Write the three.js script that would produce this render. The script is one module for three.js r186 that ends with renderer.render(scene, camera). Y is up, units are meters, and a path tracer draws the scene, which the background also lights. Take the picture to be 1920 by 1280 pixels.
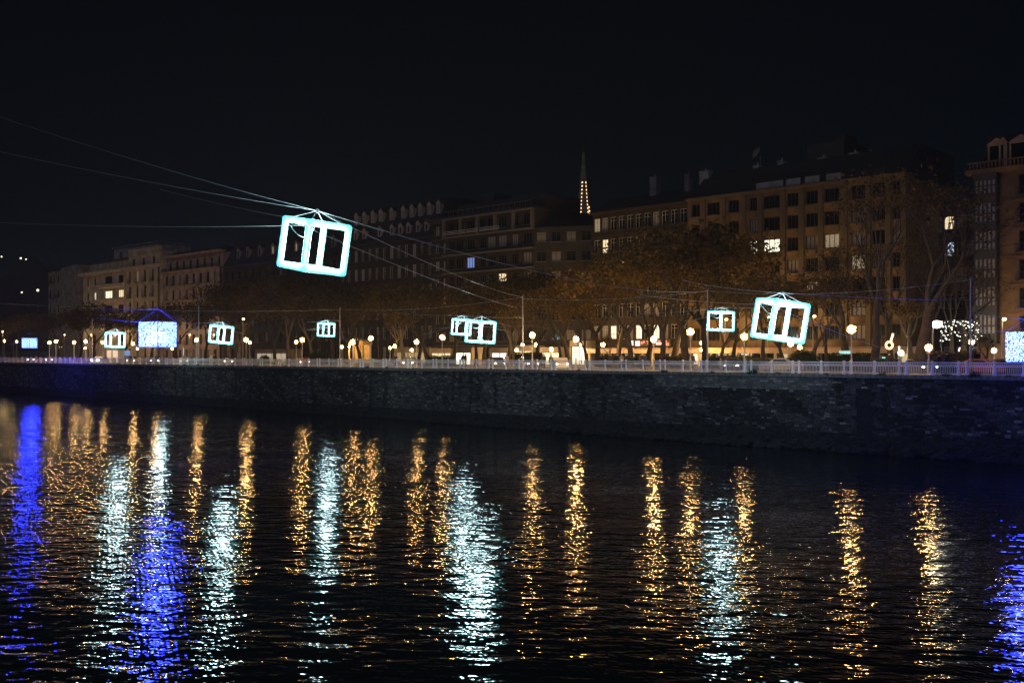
import * as THREE from 'three';
import { mergeGeometries } from 'three/addons/utils/BufferGeometryUtils.js';
import { MarchingCubes } from 'three/addons/objects/MarchingCubes.js';

// ---------------------------------------------------------------- camera, sky, light, exposure
const F = 1867, EYE = 8.3, HOR = 665;                       // focal length and horizon in pixels of the 1920 x 1280 photograph
const scene = new THREE.Scene();
const camera = new THREE.PerspectiveCamera(2 * Math.atan(640 / F) * 180 / Math.PI, 1.5, 0.5, 6000);
camera.position.set(0, EYE, 0);
camera.lookAt(0, EYE, -100);
camera.setViewOffset(1920, 1280, 0, -25, 1920, 1280);
const renderer = new THREE.WebGLRenderer({ antialias: true });
renderer.toneMapping = THREE.LinearToneMapping;
renderer.toneMappingExposure = 1;
renderer.shadowMap.enabled = true;
{
  const W = 128, H = 64, d = new Float32Array(W * H * 4);
  for (let y = 0; y < H; y++) {
    const el = (y + 0.5) / H - 0.5, k = Math.exp(-Math.max(0, el) * 9);
    for (let x = 0; x < W; x++) {
      const o = (y * W + x) * 4;
      d[o] = 0.0003 + 0.0005 * k; d[o + 1] = 0.0009 + 0.0014 * k; d[o + 2] = 0.0014 + 0.0026 * k; d[o + 3] = 1;
    }
  }
  const sky = new THREE.DataTexture(d, W, H, THREE.RGBAFormat, THREE.FloatType);
  sky.mapping = THREE.EquirectangularReflectionMapping; sky.magFilter = THREE.LinearFilter; sky.needsUpdate = true;
  scene.background = sky; scene.environment = sky;
}
const CITY_FILL = new THREE.DirectionalLight(new THREE.Color().setRGB(0.86, 0.87, 1.0), 0.16);  // added fill from behind the camera, standing in for city light
CITY_FILL.position.set(-60, 150, 120); CITY_FILL.target.position.set(0, 6, -110); CITY_FILL.castShadow = true; CITY_FILL.shadow.radius = 14;
CITY_FILL.shadow.camera.left = -260; CITY_FILL.shadow.camera.right = 260; CITY_FILL.shadow.camera.top = 120; CITY_FILL.shadow.camera.bottom = -120; CITY_FILL.shadow.camera.far = 700;
scene.add(CITY_FILL, CITY_FILL.target);
scene.fog = new THREE.FogExp2(new THREE.Color().setRGB(0.9, 0.95, 1.0), 0.00019);
const LAMP_I = 58, CUBE_L = 3.4, CUBE_I = 85, BLUE_L = 20, BLUE_I = 420;

// ---------------------------------------------------------------- helpers
let seed = 12345;
const rnd = () => { seed = (seed + 0x6d2b79f5) | 0; let t = Math.imul(seed ^ (seed >>> 15), 1 | seed); t = (t + Math.imul(t ^ (t >>> 7), 61 | t)) ^ t; return ((t ^ (t >>> 14)) >>> 0) / 4294967296; };
const rr = (a, b) => a + (b - a) * rnd();
const rgb = (r, g, b) => new THREE.Color().setRGB(r, g, b);
const V = (x, y, z) => new THREE.Vector3(x, y, z);
// the far bank: X metres to the right along the quay, t metres inland from the face of its wall, y up
const BA = -0.7546, PHI_C = 0.729, PHI_S = 0.685;
const P = (X, t, y) => V(PHI_C * X + PHI_S * (84 + t), y, PHI_S * X - PHI_C * (84 + t));
const depthAt = (px, t) => (84 + t) / (PHI_C + PHI_S * (px - 960) / F);
const Xat = (px, t) => -depthAt(px, t) * (PHI_S - PHI_C * (px - 960) / F);
const yAt = (py, depth) => EYE + (HOR - py) / F * depth;
const at = (px, py, depth) => V((px - 960) / F * depth, yAt(py, depth), -depth);
const toPx = (p) => [960 + p.x / -p.z * F, HOR - (p.y - EYE) / -p.z * F];

const used = {};
const numbered = (n) => { const k = used[n] = (used[n] ?? -1) + 1; return k ? n + '_' + String(k).padStart(3, '0') : n; };
function shade(o) { o.traverse((c) => { if (c.isMesh) { c.castShadow = true; c.receiveShadow = true; } }); return o; }
function tag(o, label, category, group, kind) {
  if (label) o.userData.label = label;
  if (category) o.userData.category = category;
  if (group) o.userData.group = group;
  if (kind) o.userData.kind = kind;
  return o;
}
function thing(name, label, category, pos, turn = 0, group) {
  const o = new THREE.Group(); o.name = numbered(name); scene.add(o);
  if (pos) o.position.copy(pos); o.rotation.y = turn;
  return tag(o, label, category, group);
}
function flat(list) {
  return list.flat(9).filter(Boolean).map((g) => {
    g = g.index ? g.toNonIndexed() : g.clone();
    for (const n of Object.keys(g.attributes)) if (!['position', 'normal', 'uv'].includes(n)) g.deleteAttribute(n);
    if (!g.attributes.uv) g.setAttribute('uv', new THREE.BufferAttribute(new Float32Array(g.attributes.position.count * 2), 2));
    return g;
  });
}
const M = (...list) => mergeGeometries(flat(list));
// uv in metres from the positions, by the dominant direction of each face
function uvm(g, s = 1) {
  if (g.index) g = g.toNonIndexed();
  const p = g.attributes.position, n = g.attributes.normal, uv = new Float32Array(p.count * 2);
  for (let i = 0; i < p.count; i++) {
    const ax = Math.abs(n.getX(i)), ay = Math.abs(n.getY(i)), az = Math.abs(n.getZ(i));
    const [u, v] = ay > ax && ay > az ? [p.getX(i), p.getZ(i)] : ax > az ? [p.getZ(i), p.getY(i)] : [p.getX(i), p.getY(i)];
    uv[i * 2] = u * s; uv[i * 2 + 1] = v * s;
  }
  return g.setAttribute('uv', new THREE.BufferAttribute(uv, 2));
}
function part(name, geo, mat, parent, label) {
  const m = new THREE.Mesh(Array.isArray(geo) ? M(...geo) : geo, mat);
  m.name = parent === scene ? numbered(name) : name; m.castShadow = m.receiveShadow = true; parent.add(m);
  if (label) m.userData.label = label;
  return m;
}
const box = (w, h, d, x = 0, y = 0, z = 0) => new THREE.BoxGeometry(w, h, d).translate(x, y, z);      // centred
const bx = (x0, x1, y0, y1, z0, z1) => box(x1 - x0, y1 - y0, z1 - z0, (x0 + x1) / 2, (y0 + y1) / 2, (z0 + z1) / 2);
const cyl = (r0, r1, h, x, y, z, n = 10) => new THREE.CylinderGeometry(r1, r0, h, n).translate(x, y + h / 2, z);
function rod(a, b, r, n = 6) {
  const d = b.clone().sub(a), l = d.length(), g = new THREE.CylinderGeometry(r, r, l, n);
  return g.applyQuaternion(new THREE.Quaternion().setFromUnitVectors(V(0, 1, 0), d.divideScalar(l))).translate((a.x + b.x) / 2, (a.y + b.y) / 2, (a.z + b.z) / 2);
}
const prism = (pts, depth) => { const s = new THREE.Shape(); pts.forEach(([x, y], i) => (i ? s.lineTo(x, y) : s.moveTo(x, y))); return new THREE.ExtrudeGeometry(s, { depth, bevelEnabled: false }); };
function struct(name, geo, mat, label) { return tag(part(name, geo, mat, scene), label, undefined, undefined, 'structure'); }
const ORD = 'zeroth first second third fourth fifth sixth seventh eighth ninth tenth eleventh twelfth thirteenth fourteenth fifteenth sixteenth seventeenth eighteenth nineteenth twentieth twenty-first twenty-second twenty-third twenty-fourth twenty-fifth twenty-sixth twenty-seventh twenty-eighth twenty-ninth thirtieth'.split(' ');

// ---------------------------------------------------------------- materials
function noiseTex(size, cells, lo, hi, sd, oct = 4) {
  const keep = seed; seed = sd;
  const acc = new Float32Array(size * size);
  let amp = 1, tot = 0;
  for (let o = 0, c = cells; o < oct; o++, c *= 2, amp *= 0.6) {
    const g = Float32Array.from({ length: c * c }, rnd); tot += amp;
    for (let y = 0; y < size; y++) for (let x = 0; x < size; x++) {
      const fx = x / size * c, fy = y / size * c, ix = fx | 0, iy = fy | 0, a = fx - ix, b = fy - iy, sa = a * a * (3 - 2 * a), sb = b * b * (3 - 2 * b), jx = (ix + 1) % c, jy = (iy + 1) % c;
      acc[y * size + x] += amp * ((g[iy * c + ix] * (1 - sa) + g[iy * c + jx] * sa) * (1 - sb) + (g[jy * c + ix] * (1 - sa) + g[jy * c + jx] * sa) * sb);
    }
  }
  const d = new Uint8Array(size * size * 4);
  for (let i = 0; i < size * size; i++) { const v = Math.max(0, Math.min(1, (acc[i] / tot - 0.25) * 2)); d[i * 4] = d[i * 4 + 1] = d[i * 4 + 2] = 255 * (lo + (hi - lo) * v); d[i * 4 + 3] = 255; }
  seed = keep;
  const t = new THREE.DataTexture(d, size, size); t.wrapS = t.wrapT = THREE.RepeatWrapping; t.magFilter = THREE.LinearFilter; t.needsUpdate = true;
  return t;
}
const grime = noiseTex(512, 6, 0.55, 1, 5), grime2 = noiseTex(512, 12, 0.4, 1, 9, 5);
grime.repeat.set(1 / 9, 1 / 9); grime2.repeat.set(1 / 3, 1 / 3);
const std = (r, g, b, rough = 0.9, o = {}) => new THREE.MeshStandardMaterial({ color: rgb(r, g, b), roughness: rough, ...o });
const plaster = (r, g, b) => std(r, g, b, 0.92, { map: grime, bumpMap: grime2, bumpScale: 0.01 });
const glow = (r, g, b, base = 0.3) => new THREE.MeshStandardMaterial({ color: rgb(base, base, base), emissive: rgb(r, g, b), roughness: 0.6 });
const MAT = {
  whiteIron: std(0.74, 0.74, 0.76, 0.5), darkMetal: std(0.05, 0.05, 0.055, 0.5, { metalness: 0.4 }), greyMetal: std(0.22, 0.22, 0.23, 0.45, { metalness: 0.5 }),
  postPaint: std(0.5, 0.47, 0.42, 0.5), cable: std(0.34, 0.35, 0.36, 0.6),
  glass: new THREE.MeshPhysicalMaterial({ color: rgb(0.012, 0.013, 0.016), roughness: 0.08, specularIntensity: 1 }),
  blind: std(0.22, 0.21, 0.2, 0.8), shutter: std(0.12, 0.11, 0.1, 0.8),
  frameWhite: std(0.45, 0.44, 0.42, 0.6), frameDark: std(0.035, 0.033, 0.032, 0.6), frameBrown: std(0.07, 0.045, 0.03, 0.6),
  litWarm: glow(1.1, 0.86, 0.5), litWhite: glow(1.25, 1.15, 0.85), litCool: glow(0.7, 0.85, 1.05), litDim: glow(0.22, 0.17, 0.10), litBlue: glow(0.12, 0.2, 0.5),
  slate: std(0.03, 0.031, 0.036, 0.8, { map: grime2 }), tile: std(0.10, 0.06, 0.045, 0.9, { map: grime2 }),
  bark: std(0.085, 0.07, 0.055, 0.95, { map: grime2 }), barkPale: std(0.26, 0.22, 0.16, 0.95, { map: grime2 }), barkDark: std(0.06, 0.05, 0.04, 0.95, { map: grime2 }),
  asphalt: std(0.045, 0.045, 0.047, 0.75, { map: grime2 }), paving: std(0.2, 0.185, 0.16, 0.85, { map: grime2 }), soil: std(0.045, 0.042, 0.03, 1, { map: grime2 }),
  mortar: std(0.02, 0.02, 0.02, 1, { map: grime2 }), coping: std(0.19, 0.185, 0.175, 0.9, { map: grime2 }),
  rubber: std(0.02, 0.02, 0.02, 0.8), chrome: std(0.5, 0.5, 0.52, 0.25, { metalness: 1 }),
  globe: glow(190, 122, 50, 0.8), globeWhite: glow(20, 18, 13, 0.8), tube: glow(0.30 * CUBE_L, 0.95 * CUBE_L, 1.0 * CUBE_L, 0.8),
  halo_shell: new THREE.MeshPhysicalMaterial({ color: rgb(0.8, 1, 1), transmission: 0.78, thickness: 0, roughness: 0, ior: 1.1, emissive: rgb(0.14, 0.95, 1.1) }),  // added shell round each tube; its cyan halo is put in as glow
  shade: new THREE.MeshPhysicalMaterial({ color: rgb(1, 0.9, 0.72), transmission: 0.82, thickness: 0, roughness: 0, ior: 1.1, emissive: rgb(4.4, 1.6, 0.22) }),  // outer globe glass, enlarged; the orange lamp halo is put in as glow
  shadeHaloWhite: new THREE.MeshPhysicalMaterial({ color: rgb(1, 0.97, 0.9), transmission: 0.82, thickness: 0, roughness: 0, ior: 1.1, emissive: rgb(2.2, 1.8, 1.1) }),
};
const leafMat = (r, g, b) => new THREE.MeshPhysicalMaterial({ color: rgb(r, g, b), roughness: 0.95, transmission: 0.35, thickness: 0, vertexColors: true, side: THREE.DoubleSide, specularIntensity: 0.3 });
MAT.leafBrown = leafMat(0.085, 0.062, 0.028); MAT.leafGreen = leafMat(0.055, 0.07, 0.025); MAT.leafGold = leafMat(0.17, 0.11, 0.03);

// ---------------------------------------------------------------- river: one sheet, ripples as a computed slope map
{
  const N = 2048, L = 46, sx = new Float32Array(N * N), sy = new Float32Array(N * N), keep = seed; seed = 77;
  for (let c = 0; c < 84; c++) {
    const wl = 0.16 * Math.pow(17, Math.pow(rnd(), 1.45)), ang = 1.45 + (rnd() + rnd() + rnd() - 1.5) * 1.0;
    const kx = Math.round(L / wl * Math.cos(ang)), ky = Math.round(L / wl * Math.sin(ang)), kk = Math.hypot(kx, ky) || 1;
    const amp = 0.0102 * (wl > 1.6 ? 0.75 : 1) * rr(0.6, 1.3), ph = rnd() * 6.283, cd = Math.cos(2 * Math.PI * kx / N), sd = Math.sin(2 * Math.PI * kx / N), ax = amp * kx / kk, ay = amp * ky / kk;
    for (let y = 0; y < N; y++) {
      let co = Math.cos(2 * Math.PI * ky * y / N + ph), si = Math.sin(2 * Math.PI * ky * y / N + ph);
      for (let x = 0, i = y * N; x < N; x++, i++) { sx[i] += ax * si; sy[i] += ay * si; const q = co * cd - si * sd; si = si * cd + co * sd; co = q; }
    }
  }
  const gust = (x, y) => 1 + 0.28 * Math.sin(2 * Math.PI * (2 * x + y) / N + 1) + 0.22 * Math.sin(2 * Math.PI * (4 * y - x) / N + 4) + 0.15 * Math.sin(2 * Math.PI * (7 * y + 3 * x) / N);
  const d = new Uint8Array(N * N * 4);
  for (let y = 0; y < N; y++) for (let x = 0; x < N; x++) {
    const i = y * N + x, g = gust(x, y);
    d[i * 4] = 127.5 + 127.5 * Math.max(-1, Math.min(1, sx[i] * g / 0.25)); d[i * 4 + 1] = 127.5 + 127.5 * Math.max(-1, Math.min(1, sy[i] * g / 0.25)); d[i * 4 + 2] = 255; d[i * 4 + 3] = 255;
  }
  seed = keep;
  const t = new THREE.DataTexture(d, N, N); t.wrapS = t.wrapT = THREE.RepeatWrapping; t.magFilter = THREE.LinearFilter; t.needsUpdate = true;
  const water = new THREE.MeshPhysicalMaterial({ color: rgb(0.006, 0.008, 0.010), roughness: 0.045, ior: 1.333, normalMap: t, normalScale: new THREE.Vector2(0.25, 0.25) });
  const a = [P(-900, -200, 0), P(700, -200, 0), P(700, 1, 0), P(-900, 1, 0)], g = new THREE.BufferGeometry();
  g.setAttribute('position', new THREE.BufferAttribute(new Float32Array(a.flatMap((p) => [p.x, p.y, p.z])), 3));
  g.setAttribute('normal', new THREE.BufferAttribute(new Float32Array([0, 1, 0, 0, 1, 0, 0, 1, 0, 0, 1, 0]), 3));
  g.setAttribute('uv', new THREE.BufferAttribute(new Float32Array(a.flatMap((p) => [p.x / L, -p.z / L])), 2));
  g.setIndex([0, 1, 2, 0, 2, 3]);
  struct('river', g, water, 'dark rippled river reflecting the lights of the far bank');
}

// ---------------------------------------------------------------- far bank: promenade, road, ground, hill
const TOP = 6.6, RX0 = -420, RX1 = 110;
function sheet(name, t0, t1, top, mat, label, x0 = RX0, x1 = RX1, thick = 0.6) {
  const o = struct(name, uvm(bx(x0, x1, top - thick, top, -t1, -t0)), mat, label);
  o.position.copy(P(0, 0, 0)); o.rotation.y = BA; return o;
}
sheet('promenade', 0.55, 6, TOP, MAT.paving, 'paved promenade behind the white railing');
sheet('road', 6, 16, TOP - 0.13, MAT.asphalt, 'asphalt riverside road behind the promenade');
sheet('pavement', 16, 21, TOP, MAT.paving, 'pavement beyond the riverside road');
sheet('ground', 21, 1500, TOP - 0.01, MAT.soil, 'dark ground of the gardens and streets beyond', -1700, 900);
{ // far hill on the left
  const pos = [], idx = [], nx = 40, nz = 8;
  for (let j = 0; j <= nz; j++) for (let i = 0; i <= nx; i++) {
    const px = -500 + i / nx * 1120, d = 520 + j * 55, b = 1 - Math.pow(Math.abs(px - 0) / 620, 2), h = 4 + Math.max(0, b) * (j / nz) * 78 * (1 + 0.14 * Math.sin(i * 0.7) + 0.08 * Math.sin(i * 1.9 + j));
    const p = at(px, HOR, d); pos.push(p.x, 6 + h, p.z);
  }
  for (let j = 0; j < nz; j++) for (let i = 0; i < nx; i++) { const a = j * (nx + 1) + i; idx.push(a, a + 1, a + nx + 1, a + 1, a + nx + 2, a + nx + 1); }
  const g = new THREE.BufferGeometry(); g.setAttribute('position', new THREE.BufferAttribute(new Float32Array(pos), 3)); g.setIndex(idx); g.computeVertexNormals();
  struct('hill', uvm(g, 0.1), std(0.02, 0.022, 0.016, 1, { map: grime2 }), 'dark wooded hill behind the houses at the left');
}

// ---------------------------------------------------------------- quay wall of single stones
{
  const wall = thing('quay_wall', 'long dark stone quay wall rising out of the river below the railing', 'wall', P(0, 0, 0), BA);
  part('wall_core', uvm(bx(RX0, RX1, -2, TOP - 0.32, -0.55, -0.16)), MAT.mortar, wall);
  const keep = seed; seed = 4242;
  const shapes = [];
  for (let v = 0; v < 5; v++) {                              // unit stones, uneven corners, chamfered face
    const g = new THREE.BoxGeometry(1, 1, 1, 2, 2, 1), p = g.attributes.position, jit = {};
    for (let i = 0; i < p.count; i++) {
      const k = [p.getX(i), p.getY(i), p.getZ(i)].join(), f = p.getZ(i) > 0; jit[k] ??= [rr(-0.06, 0.06), rr(-0.08, 0.08), rr(-0.25, 0.15)];
      const edge = Math.abs(p.getX(i)) > 0.4 || Math.abs(p.getY(i)) > 0.4;
      p.setXYZ(i, p.getX(i) * (f ? 0.93 : 1) + (f ? jit[k][0] : 0), p.getY(i) * (f ? 0.9 : 1) + (f ? jit[k][1] : 0), p.getZ(i) + (f ? jit[k][2] - (edge ? 0.2 : 0) : 0));
    }
    const q = g.toNonIndexed(); q.computeVertexNormals(); shapes.push(q);
  }
  const tones = [[0.042, 0.039, 0.035], [0.072, 0.067, 0.06], [0.108, 0.1, 0.09], [0.18, 0.168, 0.15], [0.31, 0.29, 0.26], [0.025, 0.024, 0.019]];
  const mats = tones.map((c) => std(...c, 0.92, { map: grime2 })), inst = shapes.map(() => []), single = [];
  const patch = (x, y) => Math.sin(x * 0.31 + 1.3 * Math.sin(y * 0.5)) + Math.sin(x * 0.083 + 2) + 0.7 * Math.sin(x * 0.9 + y * 1.7);
  for (let y = -0.3; y < TOP - 0.36;) {
    const h = y < 1.4 ? rr(0.15, 0.22) : rr(0.14, 0.27);
    let x = RX0 + rnd();
    while (x < RX1) {
      const w = rr(0.2, 0.62) * (rnd() < 0.15 ? 1.5 : 1), far = x < -230;
      const ww = far ? w * 2 : w, cx = x + ww / 2, smooth = cx > -59 && cx < -40 && y > 4.9 && y < 6.2;
      const recess = (cx > -37.6 && cx < -36.2 && y > 1.3 && y < 5.3) || (cx > -118.2 && cx < -117 && y > 0.2 && y < 2.7) || (cx > -193 && cx < -190.5 && y < 5.6) || (cx > -22.5 && cx < -20 && y > 5.0 && y < 6.2);
      x += ww + 0.025;
      if (recess || (!smooth && rnd() < 0.015)) continue;
      const wet = y < 1.3, v = patch(cx, y);
      let k = wet ? (rnd() < 0.75 ? 0 : 5) : v > 0.9 ? (rnd() < 0.5 ? 2 : 3) : v < -0.9 ? (rnd() < 0.6 ? 5 : 0) : rnd() < 0.5 ? 1 : 2;
      if (!wet && rnd() < 0.09 + 0.10 * Math.max(0, v)) k = rnd() < 0.5 ? 3 : 4;
      if (!wet && rnd() < 0.2) k = (rnd() * 3) | 0;
      if (smooth) k = rnd() < 0.75 ? 3 : 4;
      if (y > 5.6 && !smooth && rnd() < 0.55) k = 5;
      if (!smooth && Math.sin(cx * 1.9) + Math.sin(cx * 4.3 + 1) + Math.sin(cx * 0.37 + 2) > 1.9 - 0.08 * y && rnd() < 0.8) k = rnd() < 0.6 ? 5 : 0;
      const sc = V(ww, h - 0.02, 0.2), pos = V(cx, y + h / 2, -0.09 + (smooth ? 0.02 : rr(-0.03, 0.03)));
      const vis = cx > -40 && cx < -11 && y > 2.2;
      single.push({ pos, sc, k, v: (rnd() * 5) | 0, far: vis ? Math.abs(cx + 22) + Math.abs(y - 4.2) * 2 - ww * 12 : 1e9 });
    }
    y += h;
  }
  single.sort((a, b) => a.far - b.far);
  single.forEach((s, i) => {
    if (i < 298) { const m = part('stone', shapes[s.v], mats[s.k], wall); m.position.copy(s.pos); m.scale.copy(s.sc); } else inst[s.v].push(s);
  });
  const white = std(1, 1, 1, 0.92, { map: grime2 }), m4 = new THREE.Matrix4(), q0 = new THREE.Quaternion();
  inst.forEach((list, v) => {
    const im = new THREE.InstancedMesh(shapes[v], white, list.length); im.name = 'stonework';
    list.forEach((s, i) => { im.setMatrixAt(i, m4.compose(s.pos, q0, s.sc)); const t = tones[s.k], f = rr(0.75, 1.25); im.setColorAt(i, rgb(t[0] * f, t[1] * f, t[2] * f)); });
    im.userData.kind = 'stuff'; im.castShadow = im.receiveShadow = true; wall.add(im);
  });
  const cops = [0, 1, 2].map(() => { const g = new THREE.BoxGeometry(1.28, 0.3, 0.72); const p = g.attributes.position; for (let i = 0; i < p.count; i++) p.setY(i, p.getY(i) + rr(-0.012, 0.012)); return uvm(g.toNonIndexed()); });
  for (let x = RX1 - 0.7, i = 0; x > -262; x -= 1.3, i++) { const c = part('coping_stone', cops[i % 3], MAT.coping, wall); c.position.set(x, TOP - 0.165, -0.19); }
  part('coping_run', uvm(bx(RX0, -262.7, TOP - 0.32, TOP - 0.01, -0.55, 0.17)), MAT.coping, wall);
  seed = keep;
  // rubble and mud along the foot of the wall
  const rocks = [];
  for (let i = 0; i < 900; i++) {
    const X = rr(-92, 12), b = Math.max(0, Math.sin((X + 92) / 104 * Math.PI)), t = -rr(0, 1.2 + 2.2 * b), s = rr(0.25, 0.9);
    const g = new THREE.IcosahedronGeometry(s, 0), p = g.attributes.position; for (let k = 0; k < p.count; k++) p.setXYZ(k, p.getX(k) * rr(0.8, 1.2), p.getY(k) * 0.6, p.getZ(k) * rr(0.8, 1.2));
    g.rotateY(rnd() * 6); g.translate(X, 0.05 + 0.55 * b * (1 + t / 3.4) * rnd(), -t); g.computeVertexNormals(); rocks.push(g);
  }
  const r = tag(part('rubble', uvm(M(rocks)), std(0.022, 0.022, 0.02, 1, { map: grime2 }), scene), 'dark rubble and mud along the foot of the quay wall', 'rubble', undefined, 'stuff');
  r.position.copy(P(0, 0, 0)); r.rotation.y = BA;
}

// ---------------------------------------------------------------- white iron railing
{
  const rail = thing('railing', 'long white iron railing with thick posts along the top of the quay', 'railing', P(0, 0.2, TOP), BA);
  const post = new THREE.LatheGeometry([[0, 1.2], [0.07, 1.19], [0.1, 1.15], [0.13, 1.12], [0.13, 1.06], [0.1, 1.02], [0.1, 0.32], [0.14, 0.26], [0.15, 0], [0, 0]].reverse().map(([x, y]) => new THREE.Vector2(x, y)), 10);
  for (let X = 8; X > -330; X -= 4.9) for (const d of [0, -2.16, -2.76]) { if (X > -250 || d > -2.5) part('post', post, MAT.whiteIron, rail).position.set(X + d, 0, 0); }
  const bar = (y, h, d) => bx(-400, 12, y, y + h, -d / 2, d / 2);
  part('top_rail', bar(1.02, 0.07, 0.1), MAT.whiteIron, rail); part('middle_rail', bar(0.72, 0.035, 0.04), MAT.whiteIron, rail); part('bottom_rail', bar(0.1, 0.05, 0.05), MAT.whiteIron, rail);
  const bal = cyl(0.017, 0.017, 0.6, 0, 0.13, 0, 6), rest = [], rings = [];
  let n = 0;
  for (let X = 0; X > -300; X -= X > -160 ? 0.14 : 0.2) {
    const g = bal.clone().translate(X, 0, 0);
    if (X < -9 && n < 298) { part('baluster', bal, MAT.whiteIron, rail).position.x = X; n++; } else rest.push(g);
    rings.push(new THREE.TorusGeometry(0.065, 0.018, 3, 8).translate(X - 0.02, 0.83, 0), bx(X - 0.012, X + 0.012, 0.74, 1.03, -0.01, 0.01).translate(-0.07, 0, 0));
  }
  part('baluster_run', M(rest), MAT.whiteIron, rail).userData.kind = 'stuff';
  part('ring_band', M(rings), MAT.whiteIron, rail).userData.kind = 'stuff';
}

// ---------------------------------------------------------------- buildings
const LIT = [];                                             // [px, py, material] of windows with a light on
const lit = (px, py, m) => LIT.push([px, py, m]);
[[885, 487, 'litBlue'], [940, 514, 'litWarm'], [820, 552, 'litDim'], [836, 552, 'litWarm'], [1142, 460, 'litWarm'], [1110, 430, 'litDim'], [1170, 500, 'litWarm'], [1218, 496, 'litCool'], [1240, 496, 'litWhite'], [1256, 496, 'litWhite'], [1284, 494, 'litWhite'], [1098, 500, 'litDim'],
  [1414, 481, 'litWhite'], [1447, 481, 'litWhite'], [1565, 472, 'litDim'], [1612, 470, 'litDim'], [1525, 520, 'litDim'], [1196, 612, 'litWhite'], [1228, 612, 'litWhite'], [1147, 614, 'litWhite'], [1785, 480, 'litCool'], [1772, 440, 'litWarm'],
  [175, 545, 'litWhite'], [203, 547, 'litWhite'], [228, 546, 'litWarm'], [258, 520, 'litDim'], [505, 458, 'litDim'], [458, 455, 'litDim'], [549, 452, 'litDim']].forEach((a) => lit(...a));
const cache = {}, WINDOWS = [];
function windowGeo(w, h, style) {
  return cache[[w.toFixed(2), h.toFixed(2), style]] ??= (() => {
    const b = 0.07, f = [bx(-w / 2, -w / 2 + b, 0, h, -0.05, 0.05), bx(w / 2 - b, w / 2, 0, h, -0.05, 0.05), bx(-w / 2 + b, w / 2 - b, 0, b, -0.05, 0.05), bx(-w / 2 + b, w / 2 - b, h - b, h, -0.05, 0.05)];
    const n = style === 'wide' ? 2 : 1;
    for (let i = 1; i <= n; i++) f.push(bx(-w / 2 + w * i / (n + 1) - 0.03, -w / 2 + w * i / (n + 1) + 0.03, b, h - b, -0.04, 0.04));
    if (style !== 'wide') f.push(bx(-w / 2 + b, w / 2 - b, h * 0.72, h * 0.72 + 0.05, -0.03, 0.03));
    return { frame: M(f), sill: bx(-w / 2 - 0.12, w / 2 + 0.12, -0.12, -0.003, 0.203, 0.36), pane: bx(-w / 2 + b, w / 2 - b, b, h - b, -0.075, -0.055) };
  })();
}
// a wall with real window openings, added to a building group; its windows become parts
function facade(B, o) {
  const { x = 0, z = 0, ang = 0, W, y0 = 0, floors, fh, bays, ww, wh, sill = 0.9, style = 'plain', frame = MAT.frameWhite, band = 0, pil = 0, balcony = 0, blind = 0.25 } = o;
  const m4 = new THREE.Matrix4().makeRotationY(ang).setPosition(x, 0, z), put = (arr, g) => arr.push(g.applyMatrix4(m4)), th = 0.35;
  const cs = Array.isArray(bays) ? bays.map((b) => (Array.isArray(b) ? b : [b * W, ww])) : Array.from({ length: bays }, (_, i) => [(i + 0.5) * W / bays, ww]);
  for (let f = 0; f < floors; f++) {
    const b = y0 + f * fh, s0 = b + sill, s1 = s0 + wh;
    put(B.wall, bx(0, W, b, s0, -th, 0)); put(B.wall, bx(0, W, s1, b + fh, -th, 0));
    let e = 0; for (const [c, w] of cs) { put(B.wall, bx(e, c - w / 2, s0, s1, -th, 0)); e = c + w / 2; }
    put(B.wall, bx(e, W, s0, s1, -th, 0));
    if (band) part('band', bx(-0.1, W + 0.1, b - 0.12, b + 0.12, 0.003, band).applyMatrix4(m4), B.trimMat ?? B.wallMat, B.root);
    for (const [c, w] of cs) {
      const g = windowGeo(w, wh, style), p = V(c, s0, -0.2).applyMatrix4(m4), world = toPx(p.clone().applyMatrix4(B.root.matrix)), mid = toPx(p.clone().add(V(0, wh / 2, 0)).applyMatrix4(B.root.matrix));
      const mt = rnd() < blind ? MAT.blind : MAT.glass;
      const win = part('window', g.frame, frame, B.root); win.position.copy(p); win.rotation.y = ang;
      WINDOWS.push([mid, part('pane', g.pane, mt, win)]);
      part('sill', g.sill, B.trimMat ?? B.wallMat, win);
      if (balcony && (balcony === 1 || rnd() < balcony)) {
        const ir = [bx(-w / 2 - 0.3, w / 2 + 0.3, 0.95, 1.0, 0.66, 0.7), bx(-w / 2 - 0.3, w / 2 + 0.3, -0.02, 0.12, 0.003, 0.72)];
        for (let k = 0; k <= 8; k++) { const q = -w / 2 - 0.28 + (w + 0.56) * k / 8; ir.push(bx(q - 0.015, q + 0.015, 0.12, 0.95, 0.67, 0.69)); }
        for (const q of [-1, 1]) ir.push(bx(q * (w / 2 + 0.29) - 0.02, q * (w / 2 + 0.29) + 0.02, 0.95, 1.0, 0, 0.66));
        const bl = part('balcony', ir, MAT.darkMetal, B.root); bl.position.copy(V(c, s0 - 0.05, 0.02).applyMatrix4(m4)); bl.rotation.y = ang;
      }
    }
  }
  for (let k = 0; pil && k <= cs.length; k++) {
    const c = k === 0 ? 0.3 : k === cs.length ? W - 0.3 : (cs[k - 1][0] + cs[k - 1][1] / 2 + cs[k][0] - cs[k][1] / 2) / 2;
    part('pilaster', bx(c - pil / 2, c + pil / 2, y0 + 0.15, y0 + floors * fh, 0.003, 0.28).applyMatrix4(m4), B.trimMat ?? B.wallMat, B.root);
  }
}
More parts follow.
